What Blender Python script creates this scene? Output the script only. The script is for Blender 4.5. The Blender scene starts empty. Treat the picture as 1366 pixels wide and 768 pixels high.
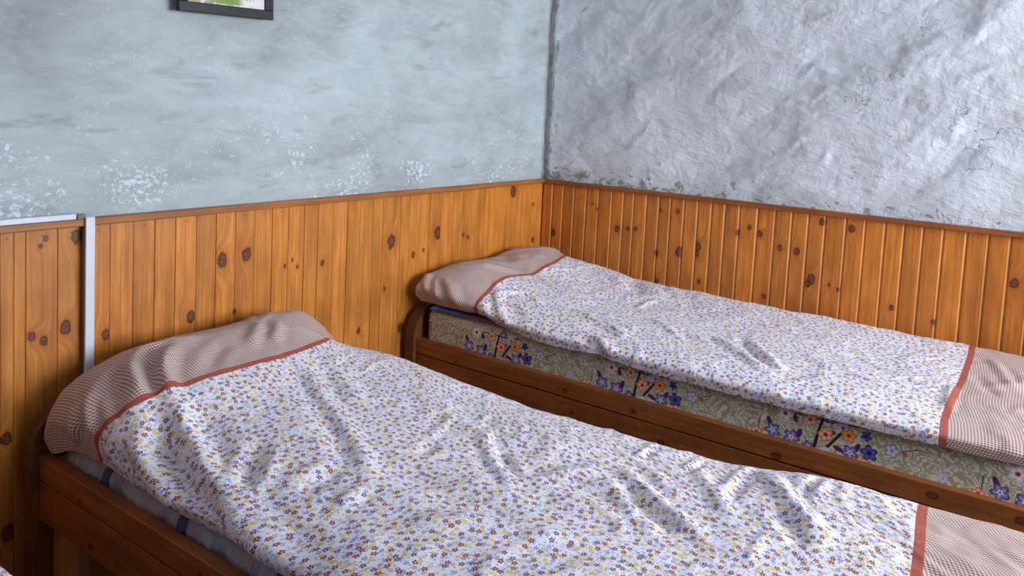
import bpy, bmesh, math, random
import numpy as np
from mathutils import Vector, Matrix

random.seed(7)
SC = bpy.context.scene
COL = SC.collection

# ------------------------------------------------------------------ camera
YAW, PITCH, ROLL = -0.61731, -0.07913, 0.0497
CAM_POS = (2.02288, -3.15094, 1.35717)
FOCAL_PX = 1043.52
cam_data = bpy.data.cameras.new('camera')
cam_data.sensor_fit = 'HORIZONTAL'
cam_data.sensor_width = 36.0
cam_data.lens = FOCAL_PX / 1366.0 * 36.0
cam_data.shift_x = 6.0 / 1366.0
cam_data.shift_y = (224.31 - 384.0) / 1366.0
cam_data.clip_start = 0.02
cam = bpy.data.objects.new('camera', cam_data)
COL.objects.link(cam)
fw = Vector((math.sin(YAW) * math.cos(PITCH), math.cos(YAW) * math.cos(PITCH), math.sin(PITCH)))
rt = Vector((math.cos(YAW), -math.sin(YAW), 0.0))
up = rt.cross(fw)
cr, sr = math.cos(ROLL), math.sin(ROLL)
rt, up = cr * rt + sr * up, -sr * rt + cr * up
cam.matrix_world = Matrix(((rt.x, up.x, -fw.x, CAM_POS[0]), (rt.y, up.y, -fw.y, CAM_POS[1]),
                           (rt.z, up.z, -fw.z, CAM_POS[2]), (0, 0, 0, 1)))
SC.camera = cam

# ------------------------------------------------------------------ daylight: an overcast sky seen through the room's window
world = bpy.data.worlds.new('overcast_sky')
SC.world = world
world.use_nodes = True
bg = world.node_tree.nodes['Background']
bg.inputs['Color'].default_value = (0.85, 0.915, 1.0, 1)
bg.inputs['Strength'].default_value = 11.0
WIN_Y0, WIN_Y1, WIN_Z0, WIN_Z1, WIN_X = -2.05, -0.2, 0.95, 2.15, 3.9
portal = bpy.data.lights.new('window_daylight_portal', 'AREA')
portal.shape = 'RECTANGLE'
portal.size, portal.size_y = WIN_Y1 - WIN_Y0, WIN_Z1 - WIN_Z0
portal.cycles.is_portal = True
po = bpy.data.objects.new('window_daylight_portal', portal)
po.location = (WIN_X + 0.04, (WIN_Y0 + WIN_Y1) / 2, (WIN_Z0 + WIN_Z1) / 2)
po.rotation_euler = (0, math.radians(90), 0)
po.rotation_euler = Matrix(((0, 0, 1), (1, 0, 0), (0, 1, 0))).to_euler()
COL.objects.link(po)

SC.view_settings.view_transform = 'Standard'
SC.view_settings.look = 'None'
SC.view_settings.exposure = 1.26
SC.view_settings.gamma = 1.0
SC.view_settings.use_curve_mapping = False


# ------------------------------------------------------------------ helpers
def lin(r, g, b):
    f = lambda c: (c / 255 / 12.92) if c / 255 <= 0.04045 else ((c / 255 + 0.055) / 1.055) ** 2.4
    return (f(r), f(g), f(b), 1.0)


def tag(o, label=None, cat=None, group=None, kind=None):
    if label: o['label'] = label
    if cat: o['category'] = cat
    if group: o['group'] = group
    if kind: o['kind'] = kind
    return o


def empty(name, loc=(0, 0, 0)):
    o = bpy.data.objects.new(name, None)
    o.empty_display_size = 0.1
    o.location = loc
    COL.objects.link(o)
    return o


def link(name, me, mat=None, parent=None):
    o = bpy.data.objects.new(name, me)
    COL.objects.link(o)
    if mat is not None and not me.materials:
        me.materials.append(mat)
    if parent is not None:
        o.parent = parent
    return o


def mesh(name, verts, faces, smooth=False):
    me = bpy.data.meshes.new(name)
    me.from_pydata([tuple(v) for v in verts], [], [tuple(f) for f in faces])
    if smooth:
        me.shade_smooth()
    me.update()
    return me


def box_mesh(name, x0, x1, y0, y1, z0, z1, bevel=0.0, seg=2):
    bm = bmesh.new()
    vs = [bm.verts.new((x, y, z)) for x in (x0, x1) for y in (y0, y1) for z in (z0, z1)]
    for f in ((0, 1, 3, 2), (4, 6, 7, 5), (0, 4, 5, 1), (2, 3, 7, 6), (0, 2, 6, 4), (1, 5, 7, 3)):
        bm.faces.new([vs[i] for i in f])
    bmesh.ops.recalc_face_normals(bm, faces=bm.faces)
    if bevel:
        bmesh.ops.bevel(bm, geom=list(bm.edges), offset=bevel, segments=seg, affect='EDGES', profile=0.5)
    me = bpy.data.meshes.new(name)
    bm.to_mesh(me)
    bm.free()
    return me


def box(name, x0, x1, y0, y1, z0, z1, mat, parent=None, bevel=0.0):
    return link(name, box_mesh(name, x0, x1, y0, y1, z0, z1, bevel), mat, parent)


# gradient noise on arrays
_rs = np.random.RandomState(11)
_perm = _rs.permutation(1024)
_grad = np.stack([np.cos(np.linspace(0, 2 * np.pi, 64, endpoint=False)), np.sin(np.linspace(0, 2 * np.pi, 64, endpoint=False))], -1)


def perlin(x, y, seed=0):
    x = np.asarray(x, float); y = np.asarray(y, float)
    xi = np.floor(x).astype(int); yi = np.floor(y).astype(int)
    xf, yf = x - xi, y - yi
    def g(ix, iy, dx, dy):
        h = _perm[(_perm[(ix + seed * 37) & 1023] + iy + seed * 101) & 1023] & 63
        return _grad[h, 0] * dx + _grad[h, 1] * dy
    u = xf ** 3 * (xf * (xf * 6 - 15) + 10); v = yf ** 3 * (yf * (yf * 6 - 15) + 10)
    a = g(xi, yi, xf, yf) * (1 - u) + g(xi + 1, yi, xf - 1, yf) * u
    b = g(xi, yi + 1, xf, yf - 1) * (1 - u) + g(xi + 1, yi + 1, xf - 1, yf - 1) * u
    return (a * (1 - v) + b * v) * 1.5


def fbm(x, y, oct=4, seed=0, gain=0.5):
    s, a = 0, 1.0
    for o in range(oct):
        s = s + a * perlin(x * 2 ** o, y * 2 ** o, seed + o)
        a *= gain
    return s


def ridged(x, y, oct=3, seed=0):
    s, a = 0, 1.0
    for o in range(oct):
        s = s + a * (1 - np.abs(perlin(x * 2 ** o, y * 2 ** o, seed + o)) * 2)
        a *= 0.5
    return s


def grid_faces(n, m):
    i, j = np.meshgrid(np.arange(n - 1), np.arange(m - 1), indexing='ij')
    a = (i * m + j).ravel()
    return np.stack([a, a + m, a + m + 1, a + 1], -1)


def np_mesh(name, V, F, smooth=True):
    me = bpy.data.meshes.new(name)
    V = np.ascontiguousarray(V, dtype=np.float32); F = np.ascontiguousarray(F, dtype=np.int32)
    me.vertices.add(len(V)); me.vertices.foreach_set('co', V.ravel())
    me.loops.add(F.size); me.loops.foreach_set('vertex_index', F.ravel())
    me.polygons.add(len(F)); me.polygons.foreach_set('loop_start', np.arange(0, F.size, F.shape[1], dtype=np.int32))
    me.update(calc_edges=True)
    me.validate()
    if smooth:
        me.shade_smooth()
    return me


# node trees
class NT:
    def __init__(s, name, rough=0.6, spec=0.5):
        s.mat = bpy.data.materials.new(name)
        s.mat.use_nodes = True
        s.t = s.mat.node_tree
        s.bsdf = s.t.nodes['Principled BSDF']
        s.bsdf.inputs['Roughness'].default_value = rough
        s.bsdf.inputs['Specular IOR Level'].default_value = spec

    def n(s, kind, **kw):
        nd = s.t.nodes.new(kind)
        for k, v in kw.items():
            setattr(nd, k, v)
        return nd

    def put(s, sock, v):
        if hasattr(v, 'is_output') or hasattr(v, 'links'):
            s.t.links.new(v, sock)
        elif isinstance(v, (int, float)):
            sock.default_value = (v, v, v) if sock.type == 'VECTOR' else ((v, v, v, 1) if sock.type == 'RGBA' else v)
        else:
            sock.default_value = tuple(v)

    def m(s, op, *a, clamp=False):
        nd = s.n('ShaderNodeMath', operation=op, use_clamp=clamp)
        for i, v in enumerate(a):
            s.put(nd.inputs[i], v)
        return nd.outputs[0]

    def v(s, op, *a):
        nd = s.n('ShaderNodeVectorMath', operation=op)
        for i, x in enumerate(a):
            s.put(nd.inputs[i], x)
        return nd.outputs['Value'] if op in ('LENGTH', 'DOT_PRODUCT', 'DISTANCE') else nd.outputs['Vector']

    def sep(s, x):
        nd = s.n('ShaderNodeSeparateXYZ'); s.put(nd.inputs[0], x)
        return nd.outputs[0], nd.outputs[1], nd.outputs[2]

    def comb(s, x=0.0, y=0.0, z=0.0):
        nd = s.n('ShaderNodeCombineXYZ')
        for i, q in enumerate((x, y, z)):
            s.put(nd.inputs[i], q)
        return nd.outputs[0]

    def mix(s, f, a, b, blend='MIX'):
        nd = s.n('ShaderNodeMix', data_type='RGBA', blend_type=blend)
        s.put(nd.inputs[0], f); s.put(nd.inputs[6], a); s.put(nd.inputs[7], b)
        return nd.outputs[2]

    def mixf(s, f, a, b):
        nd = s.n('ShaderNodeMix', data_type='FLOAT')
        s.put(nd.inputs[0], f); s.put(nd.inputs[2], a); s.put(nd.inputs[3], b)
        return nd.outputs[0]

    def noise(s, vec, scale=1.0, detail=3.0, rough=0.5, dist=0.0):
        nd = s.n('ShaderNodeTexNoise')
        s.put(nd.inputs['Vector'], vec)
        for k, q in (('Scale', scale), ('Detail', detail), ('Roughness', rough), ('Distortion', dist)):
            s.put(nd.inputs[k], q)
        return nd.outputs['Fac']

    def ss(s, x, lo, hi):                         # smooth step from lo (0) to hi (1)
        nd = s.n('ShaderNodeMapRange', interpolation_type='SMOOTHSTEP')
        s.put(nd.inputs[0], x); s.put(nd.inputs[1], lo); s.put(nd.inputs[2], hi)
        if not hasattr(lo, 'links') and not hasattr(hi, 'links') and lo > hi:
            nd.inputs[1].default_value, nd.inputs[2].default_value = hi, lo
            nd.inputs[3].default_value, nd.inputs[4].default_value = 1.0, 0.0
        return nd.outputs[0]

    def ramp(s, f, stops):
        nd = s.n('ShaderNodeValToRGB')
        el = nd.color_ramp.elements
        while len(el) < len(stops):
            el.new(0.5)
        for e, (p, c) in zip(el, stops):
            e.position, e.color = p, c
        s.put(nd.inputs[0], f)
        return nd.outputs[0]

    def bump(s, h, strength=0.3, dist=0.01):
        nd = s.n('ShaderNodeBump')
        nd.inputs['Strength'].default_value = strength
        nd.inputs['Distance'].default_value = dist
        s.put(nd.inputs['Height'], h)
        s.t.links.new(nd.outputs[0], s.bsdf.inputs['Normal'])

    def color(s, c):
        s.put(s.bsdf.inputs['Base Color'], c)

    def obj(s):
        return s.n('ShaderNodeTexCoord').outputs['Object']

    def uv(s):
        return s.n('ShaderNodeTexCoord').outputs['UV']

    def rnd(s):
        return s.n('ShaderNodeObjectInfo').outputs['Random']


def plain(name, c, rough=0.6, spec=0.5):
    k = NT(name, rough, spec)
    k.color(c)
    return k.mat


# ------------------------------------------------------------------ wood
def wood(name, light, dark, knots=(), axis='Z', rough=0.38, nails=(), vary=0.5, scale=1.0, edge_highlight=False):
    """Straight-grained pine in object space; knots = [(across, along, radius)] in metres."""
    k = NT(name, rough, 0.45)
    x, y, z = k.sep(k.obj())
    a, l = {'Z': (x, z), 'X': (z, x), 'Y': (z, y)}[axis]
    r = k.rnd()
    g = a
    core = ring = halo = None
    for (ka, kl, kr) in knots:
        kr = kr * 0.86
        dx = k.m('SUBTRACT', a, ka); dz = k.m('SUBTRACT', l, kl)
        wob = k.m('MULTIPLY', k.m('SUBTRACT', k.noise(k.comb(k.m('MULTIPLY', a, 60), k.m('MULTIPLY', l, 60), kl * 9), 1.0, 2), 0.5), 0.9 * kr)
        d = k.m('ADD', k.m('SQRT', k.m('ADD', k.m('MULTIPLY', dx, dx), k.m('MULTIPLY', k.m('MULTIPLY', dz, dz), 0.55))), wob)
        infl = k.m('POWER', 2.718, k.m('MULTIPLY', -1.0 / (1.9 * kr) ** 2, k.m('MULTIPLY', d, d)))
        g = k.mixf(infl, g, k.m('MULTIPLY', d, 1.6))
        c = k.ss(d, kr, kr * 0.6)
        rg = k.m('MULTIPLY', k.ss(d, kr * 0.5, kr * 0.8), k.ss(d, kr * 1.2, kr * 0.8))
        core = c if core is None else k.m('MAXIMUM', core, c)
        ring = rg if ring is None else k.m('MAXIMUM', ring, rg)
        halo = infl if halo is None else k.m('MAXIMUM', halo, infl)
    off = k.m('MULTIPLY', r, 37.0)
    wav = k.m('MULTIPLY', k.noise(k.comb(k.m('MULTIPLY', a, 9), k.m('MULTIPLY', l, 1.5), off), 1.0, 2), 0.022)
    gg = k.m('ADD', g, wav)
    grain = k.noise(k.comb(k.m('MULTIPLY', gg, 110 * scale), k.m('MULTIPLY', l, 2.4), off), 1.0, 5, 0.62)
    fine = k.noise(k.comb(k.m('MULTIPLY', gg, 420 * scale), k.m('MULTIPLY', l, 9), off), 1.0, 2)
    f = k.m('ADD', k.m('MULTIPLY', k.ss(grain, 0.28, 0.74), 0.7), k.m('MULTIPLY', fine, 0.35), clamp=True)
    col = k.mix(f, dark, light)
    tone = k.mixf(r, 1.0 - 0.28 * vary, 1.0 + 0.18 * vary)
    blot = k.mixf(k.ss(k.noise(k.comb(k.m('MULTIPLY', a, 22), k.m('MULTIPLY', l, 7), k.m('ADD', off, 5.0)), 1.0, 3), 0.3, 0.7), 0.82, 1.10)
    col = k.mix(1.0, col, k.comb(k.m('MULTIPLY', tone, blot), k.m('MULTIPLY', tone, blot), k.m('MULTIPLY', tone, blot)), 'MULTIPLY')
    # scuffs where the varnish has gone pale
    scuff = k.m('MULTIPLY', k.ss(k.noise(k.comb(k.m('MULTIPLY', a, 70), k.m('MULTIPLY', l, 45), off), 1.0, 4, 0.7), 0.66, 0.74), 0.35)
    col = k.mix(scuff, col, lin(214, 160, 96))
    if edge_highlight:                                      # bright edge highlight painted into the colour of both chamfers
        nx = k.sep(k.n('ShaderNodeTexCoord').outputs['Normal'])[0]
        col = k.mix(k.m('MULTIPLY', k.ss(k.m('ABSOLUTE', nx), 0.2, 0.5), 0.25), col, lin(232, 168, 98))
    if knots:
        col = k.mix(k.m('MULTIPLY', halo, 0.5), col, lin(150, 74, 24))
        col = k.mix(k.m('MULTIPLY', core, 0.8), col, lin(112, 50, 20))
        col = k.mix(k.m('MULTIPLY', ring, 0.8), col, lin(34, 15, 8))
        ctr = k.m('MULTIPLY', core, k.ss(k.noise(k.comb(k.m('MULTIPLY', a, 150), k.m('MULTIPLY', l, 150), 0.0), 1.0, 2), 0.5, 0.62))
        col = k.mix(k.m('MULTIPLY', ctr, 0.6), col, lin(30, 12, 8))
    for (na, nl) in nails:
        d = k.v('DISTANCE', k.comb(a, l, 0.0), (na, nl, 0.0))
        col = k.mix(k.m('MULTIPLY', k.ss(d, 0.0026, 0.0014), 0.85), col, lin(40, 22, 12))
    k.color(col)
    k.put(k.bsdf.inputs['Roughness'], k.mixf(f, rough + 0.12, rough))
    k.bump(k.m('ADD', f, k.m('MULTIPLY', fine, 0.5)), 0.12, 0.002)
    return k.mat


PINE_L = (lin(222, 146, 62), lin(176, 96, 30))
PINE_R = (lin(218, 134, 48), lin(168, 88, 24))
DARKW = (lin(168, 98, 46), lin(120, 66, 27))

# ------------------------------------------------------------------ plaster
def plaster_left():
    k = NT('painted_plaster_smooth', 0.75, 0.3)
    co = k.obj()
    x, y, z = k.sep(co)
    p = k.comb(0.0, k.m('MULTIPLY', y, 1.0), k.m('MULTIPLY', z, 1.8))
    big = k.noise(p, 1.7, 4, 0.55, 0.6)
    streak = k.noise(k.comb(3.0, k.m('MULTIPLY', y, 6), k.m('MULTIPLY', z, 16)), 1.0, 7, 0.72, 0.6)
    col = k.ramp(k.m('ADD', k.m('MULTIPLY', big, 0.6), k.m('MULTIPLY', streak, 0.4)),
                 [(0.34, lin(142, 147, 149)), (0.45, lin(162, 169, 171)), (0.54, lin(174, 184, 186)), (0.66, lin(188, 197, 200))])
    mauve = k.ss(k.noise(p, 2.3, 4, 0.6, 1.0), 0.5, 0.68)
    col = k.mix(k.m('MULTIPLY', mauve, 0.55), col, lin(160, 162, 172))
    dirt = k.m('MULTIPLY', k.ss(k.noise(k.comb(7.0, k.m('MULTIPLY', y, 4), k.m('MULTIPLY', z, 13)), 1.0, 5, 0.6, 0.8), 0.56, 0.72), 0.5)
    col = k.mix(dirt, col, lin(128, 132, 134))
    # scraped white patches, most of them low on the wall
    low = k.ss(z, 1.75, 1.0)
    chip = k.noise(k.comb(1.0, k.m('MULTIPLY', y, 55), k.m('MULTIPLY', z, 75)), 1.0, 4, 0.75, 0.7)
    area = k.noise(k.comb(9.0, k.m('MULTIPLY', y, 3.6), k.m('MULTIPLY', z, 6)), 1.0, 3, 0.55)
    th = k.m('ADD', k.m('MULTIPLY', area, 0.55), k.m('MULTIPLY', low, 0.15))
    chips = k.ss(k.m('ADD', chip, th), 0.995, 1.09)
    col = k.mix(k.m('MULTIPLY', chips, 0.75), col, lin(226, 236, 243))
    scr = k.m('MULTIPLY', k.ss(k.noise(k.comb(4.0, k.m('MULTIPLY', y, 22), k.m('MULTIPLY', z, 90)), 1.0, 5, 0.7, 0.5), 0.56, 0.72), k.ss(k.noise(k.comb(14.0, k.m('MULTIPLY', y, 5), k.m('MULTIPLY', z, 7)), 1.0, 3), 0.5, 0.64))
    col = k.mix(k.m('MULTIPLY', scr, 0.6), col, lin(214, 224, 230))
    speck = k.ss(k.noise(k.comb(2.0, k.m('MULTIPLY', y, 90), k.m('MULTIPLY', z, 90)), 1.0, 2), 0.76, 0.8)
    col = k.mix(k.m('MULTIPLY', speck, 0.5), col, lin(100, 98, 96))
    # grimy seam in the corner
    seam = k.ss(k.m('ADD', y, k.m('MULTIPLY', k.noise(k.comb(0.0, k.m('MULTIPLY', y, 30), k.m('MULTIPLY', z, 14)), 1.0, 3), 0.03)), -0.012, 0.012)
    col = k.mix(k.m('MULTIPLY', seam, 0.8), col, lin(122, 122, 118))
    k.color(col)
    h = k.m('ADD', k.m('ADD', k.m('MULTIPLY', chip, 0.25), k.m('MULTIPLY', streak, 0.9)), k.m('MULTIPLY', chips, 0.3))
    k.bump(h, 0.4, 0.007)
    return k.mat


def plaster_right():
    k = NT('painted_plaster_rough', 0.55, 0.4)
    co = k.obj()
    x, y, z = k.sep(co)
    p = k.comb(x, 0.0, z)
    big = k.noise(p, 2.2, 4, 0.6, 0.5)
    col = k.ramp(big, [(0.3, lin(192, 194, 200)), (0.5, lin(203, 206, 212)), (0.7, lin(213, 216, 222))])
    dust = k.m('MULTIPLY', k.ss(k.noise(k.comb(k.m('MULTIPLY', x, 4), 3.0, k.m('MULTIPLY', z, 8)), 1.0, 5, 0.65, 1.0), 0.58, 0.74), 0.45)
    col = k.mix(dust, col, lin(146, 140, 134))
    fine = k.noise(p, 34.0, 7, 0.68, 0.5)
    strokes = k.noise(k.comb(k.m('MULTIPLY', k.m('ADD', x, k.m('MULTIPLY', z, -0.5)), 9), 0.0, k.m('MULTIPLY', k.m('ADD', z, k.m('MULTIPLY', x, 0.35)), 42)), 1.0, 4, 0.6, 0.8)
    spots = k.ss(k.noise(k.comb(k.m('MULTIPLY', x, 75), 5.0, k.m('MULTIPLY', z, 55)), 1.0, 3, 0.6), 0.72, 0.77)
    col = k.mix(k.m('MULTIPLY', spots, 0.55), col, lin(104, 104, 108))
    # peeled patches low down, over the panelling
    low = k.ss(z, 1.13, 1.03)
    lft = k.ss(x, 1.3, 0.1)
    pn = k.noise(k.comb(k.m('MULTIPLY', x, 22), 1.0, k.m('MULTIPLY', z, 30)), 1.0, 4, 0.6, 0.6)
    peel = k.ss(k.m('ADD', pn, k.m('MULTIPLY', k.m('MULTIPLY', low, k.m('ADD', 0.45, k.m('MULTIPLY', lft, 0.55))), 0.22)), 0.7, 0.73)
    col = k.mix(k.m('MULTIPLY', peel, 0.75), col, lin(122, 122, 112))
    yel = k.m('MULTIPLY', k.m('MULTIPLY', low, lft), k.ss(k.noise(p, 12.0, 3), 0.45, 0.65))
    col = k.mix(k.m('MULTIPLY', yel, 0.45), col, lin(160, 150, 128))
    # peeling strip and grey seam up the corner
    cn = k.noise(k.comb(k.m('MULTIPLY', x, 60), 2.0, k.m('MULTIPLY', z, 14)), 1.0, 4, 0.6, 0.5)
    near = k.ss(x, 0.11, 0.01)
    flake = k.ss(k.m('ADD', cn, k.m('MULTIPLY', near, 0.2)), 0.74, 0.77)
    col = k.mix(k.m('MULTIPLY', k.m('MULTIPLY', flake, near), 0.9), col, lin(112, 114, 110))
    seam = k.ss(k.m('ADD', x, k.m('MULTIPLY', cn, 0.04)), 0.058, 0.036)
    col = k.mix(k.m('MULTIPLY', seam, 0.85), col, lin(120, 120, 116))
    # hairline cracks toward the right
    cv = k.n('ShaderNodeTexVoronoi', feature='DISTANCE_TO_EDGE')
    wx = k.noise(p, 7.0, 4, 0.6); wz = k.noise(k.v('ADD', p, (5.0, 0, 3.0)), 7.0, 4, 0.6)
    k.put(cv.inputs['Vector'], k.comb(k.m('ADD', k.m('MULTIPLY', x, 2.4), k.m('MULTIPLY', wx, 1.6)), 0.0, k.m('ADD', k.m('MULTIPLY', z, 1.7), k.m('MULTIPLY', wz, 1.2))))
    cv.inputs['Scale'].default_value = 1.0
    crack = k.m('MULTIPLY', k.ss(cv.outputs['Distance'], 0.010, 0.003), k.m('MULTIPLY', k.ss(x, 1.1, 1.75), k.ss(k.noise(p, 4.0, 2), 0.44, 0.56)))
    col = k.mix(k.m('MULTIPLY', crack, 0.8), col, lin(70, 66, 68))
    k.color(col)
    h = k.m('SUBTRACT', k.m('ADD', k.m('MULTIPLY', fine, 1.0), k.m('MULTIPLY', strokes, 0.7)), k.m('ADD', k.m('MULTIPLY', crack, 0.6), k.m('MULTIPLY', peel, 0.3)))
    k.bump(h, 0.8, 0.0095)
    return k.mat


# ------------------------------------------------------------------ fabrics (UV in metres)
def flower_layer(k, uv, scale, off, size, petals=5):
    v = k.v('ADD', k.v('SCALE', uv, 0.0), (0, 0, 0))
    nd = k.n('ShaderNodeVectorMath', operation='MULTIPLY_ADD')
    k.put(nd.inputs[0], uv); k.put(nd.inputs[1], (scale, scale, 0)); k.put(nd.inputs[2], (off, off * 1.7, 0))
    v = nd.outputs[0]
    vo = k.n('ShaderNodeTexVoronoi', voronoi_dimensions='2D')
    k.put(vo.inputs['Vector'], v)
    vo.inputs['Scale'].default_value = 1.0
    vo.inputs['Randomness'].default_value = 0.85
    loc = k.v('SUBTRACT', v, vo.outputs['Position'])
    lx, ly, _ = k.sep(loc)
    cr_, cg, cb = k.sep(vo.outputs['Color'])
    th = k.m('ADD', k.m('ARCTAN2', ly, lx), k.m('MULTIPLY', cb, 6.28))
    R = k.m('MULTIPLY', size, k.m('ADD', 0.76, k.m('MULTIPLY', 0.24, k.m('COSINE', k.m('MULTIPLY', th, float(petals))))))
    q = k.m('DIVIDE', k.v('LENGTH', loc), R)
    return q, cr_, cg


def floral():
    k = NT('floral_cotton', 0.85, 0.2)
    uv = k.uv()
    base = lin(232, 231, 243)
    # faint background sprigs
    q3, a3, b3 = flower_layer(k, uv, 1 / 0.0095, 4.2, 0.34, 3)
    c3 = k.ramp(a3, [(0.0, lin(150, 165, 222)), (0.34, lin(196, 160, 190)), (0.62, lin(226, 206, 130)), (0.8, lin(200, 190, 220))])
    c3n = c3.node.color_ramp; c3n.interpolation = 'CONSTANT'
    col = k.mix(k.m('MULTIPLY', k.ss(q3, 1.05, 0.8), 0.9), base, c3)
    # bluish and yellow blooms
    q2, a2, b2 = flower_layer(k, uv, 1 / 0.0150, 11.3, 0.36, 5)
    c2 = k.ramp(a2, [(0.0, lin(212, 186, 66)), (0.42, lin(128, 146, 208)), (0.66, lin(166, 124, 172)), (0.8, lin(226, 196, 90))])
    c2.node.color_ramp.interpolation = 'CONSTANT'
    col = k.mix(k.m('MULTIPLY', k.ss(q2, 1.05, 0.85), k.ss(b2, 0.18, 0.2)), col, c2)
    col = k.mix(k.m('MULTIPLY', k.ss(q2, 0.4, 0.25), k.ss(b2, 0.18, 0.2)), col, lin(236, 222, 190))
    # maroon blooms with pale hearts
    q1, a1, b1 = flower_layer(k, uv, 1 / 0.0215, 2.7, 0.29, 5)
    on = k.ss(b1, 0.12, 0.14)
    c1 = k.mix(k.ss(a1, 0.7, 0.72), lin(134, 40, 62), lin(96, 56, 120))
    col = k.mix(k.m('MULTIPLY', k.ss(q1, 1.05, 0.88), on), col, c1)
    col = k.mix(k.m('MULTIPLY', k.ss(q1, 0.45, 0.28), on), col, lin(232, 190, 150))
    k.color(col)
    k.put(k.bsdf.inputs['Sheen Weight'], 0.05)
    w = k.n('ShaderNodeTexNoise'); k.put(w.inputs['Vector'], uv); w.inputs['Scale'].default_value = 45; w.inputs['Detail'].default_value = 4
    k.bump(w.outputs['Fac'], 0.25, 0.004)
    return k.mat


def gingham():
    k = NT('gingham_cotton', 0.85, 0.2)
    x, y, z = k.sep(k.uv())
    per = 2 * math.pi / 0.0072
    s = lambda a: k.ss(k.m('SINE', k.m('MULTIPLY', a, per)), -0.35, 0.35)
    f = k.m('ADD', k.m('MULTIPLY', s(x), 0.5), k.m('MULTIPLY', s(y), 0.5))
    col = k.mix(f, lin(226, 214, 208), lin(138, 84, 70))
    k.color(col)
    w = k.noise(k.uv(), 45.0, 4)
    k.bump(w, 0.25, 0.004)
    return k.mat


def border():
    k = NT('brick_red_woven_band', 0.85, 0.2)
    uv = k.uv()
    w = k.noise(k.v('SCALE', uv, 1.0), 420.0, 2)
    q, a, b = flower_layer(k, uv, 1 / 0.011, 1.1, 0.13, 4)
    col = k.mix(k.ss(w, 0.35, 0.65), lin(158, 76, 64), lin(182, 98, 86))
    col = k.mix(k.m('MULTIPLY', k.ss(q, 1.1, 0.7), 0.5), col, lin(220, 170, 150))
    k.color(col)
    return k.mat


def striped_sheet():
    k = NT('pale_striped_sheet', 0.85, 0.2)
    x, y, z = k.sep(k.uv())
    ph = k.m('SUBTRACT', k.m('FRACT', k.m('DIVIDE', k.m('SUBTRACT', x, 0.145), 0.31)), 0.5)
    band = k.ss(k.m('ABSOLUTE', ph), 0.062, 0.054)
    col = k.mix(k.ss(k.noise(k.uv(), 9.0, 3), 0.4, 0.65), lin(196, 200, 214), lin(204, 190, 198))
    col = k.mix(k.m('MULTIPLY', k.ss(k.noise(k.uv(), 22.0, 2), 0.58, 0.7), 0.35), col, lin(150, 166, 200))
    thread = k.ss(k.m('SINE', k.m('MULTIPLY', x, 1600.0)), -0.4, 0.6)
    col = k.mix(band, col, k.mix(thread, lin(70, 84, 124), lin(108, 120, 156)))
    k.color(col)
    k.bump(k.m('ADD', k.noise(k.comb(k.m('MULTIPLY', x, 55), k.m('MULTIPLY', y, 9), 0.0), 1.0, 4, 0.65, 0.6), k.m('MULTIPLY', k.noise(k.comb(k.m('MULTIPLY', x, 150), k.m('MULTIPLY', y, 14), 3.0), 1.0, 3, 0.6, 0.8), 0.5)), 1.0, 0.035)
    return k.mat


def blossom_group():
    """One printed blossom laid over a base colour; reused for every flower of the mattress print."""
    t = bpy.data.node_groups.new('printed_blossom', 'ShaderNodeTree')
    for nm, ty in (('P', 'NodeSocketVector'), ('Base', 'NodeSocketColor'), ('Centre', 'NodeSocketVector'), ('Radius', 'NodeSocketFloat'),
                   ('Turn', 'NodeSocketFloat'), ('Petal', 'NodeSocketColor'), ('Edge', 'NodeSocketColor'), ('Heart', 'NodeSocketColor')):
        t.interface.new_socket(nm, in_out='INPUT', socket_type=ty)
    t.interface.new_socket('Color', in_out='OUTPUT', socket_type='NodeSocketColor')
    k = NT.__new__(NT); k.t = t
    gi = k.n('NodeGroupInput').outputs; go = k.n('NodeGroupOutput')
    d = k.v('SUBTRACT', gi['P'], gi['Centre'])
    dx, dy, _ = k.sep(d)
    th = k.m('ADD', k.m('ARCTAN2', dy, dx), gi['Turn'])
    R = k.m('MULTIPLY', gi['Radius'], k.m('ADD', 0.62, k.m('MULTIPLY', 0.42, k.m('ABSOLUTE', k.m('COSINE', k.m('MULTIPLY', th, 2.5))))))
    q = k.m('DIVIDE', k.v('LENGTH', d), R)
    vein = k.m('ABSOLUTE', k.m('SINE', k.m('MULTIPLY', th, 2.5)))
    inner = k.mix(k.m('MULTIPLY', k.ss(q, 0.55, 0.92), 0.9), gi['Petal'], gi['Edge'])
    inner = k.mix(k.m('MULTIPLY', k.ss(vein, 0.8, 1.0), 0.6), inner, gi['Edge'])
    inner = k.mix(k.ss(q, 0.36, 0.28), inner, gi['Heart'])
    inner = k.mix(k.ss(q, 0.15, 0.10), inner, (0.05, 0.02, 0.03, 1))
    k.t.links.new(k.mix(k.ss(q, 1.03, 0.97), gi['Base'], inner), go.inputs[0])
    return t


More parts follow.
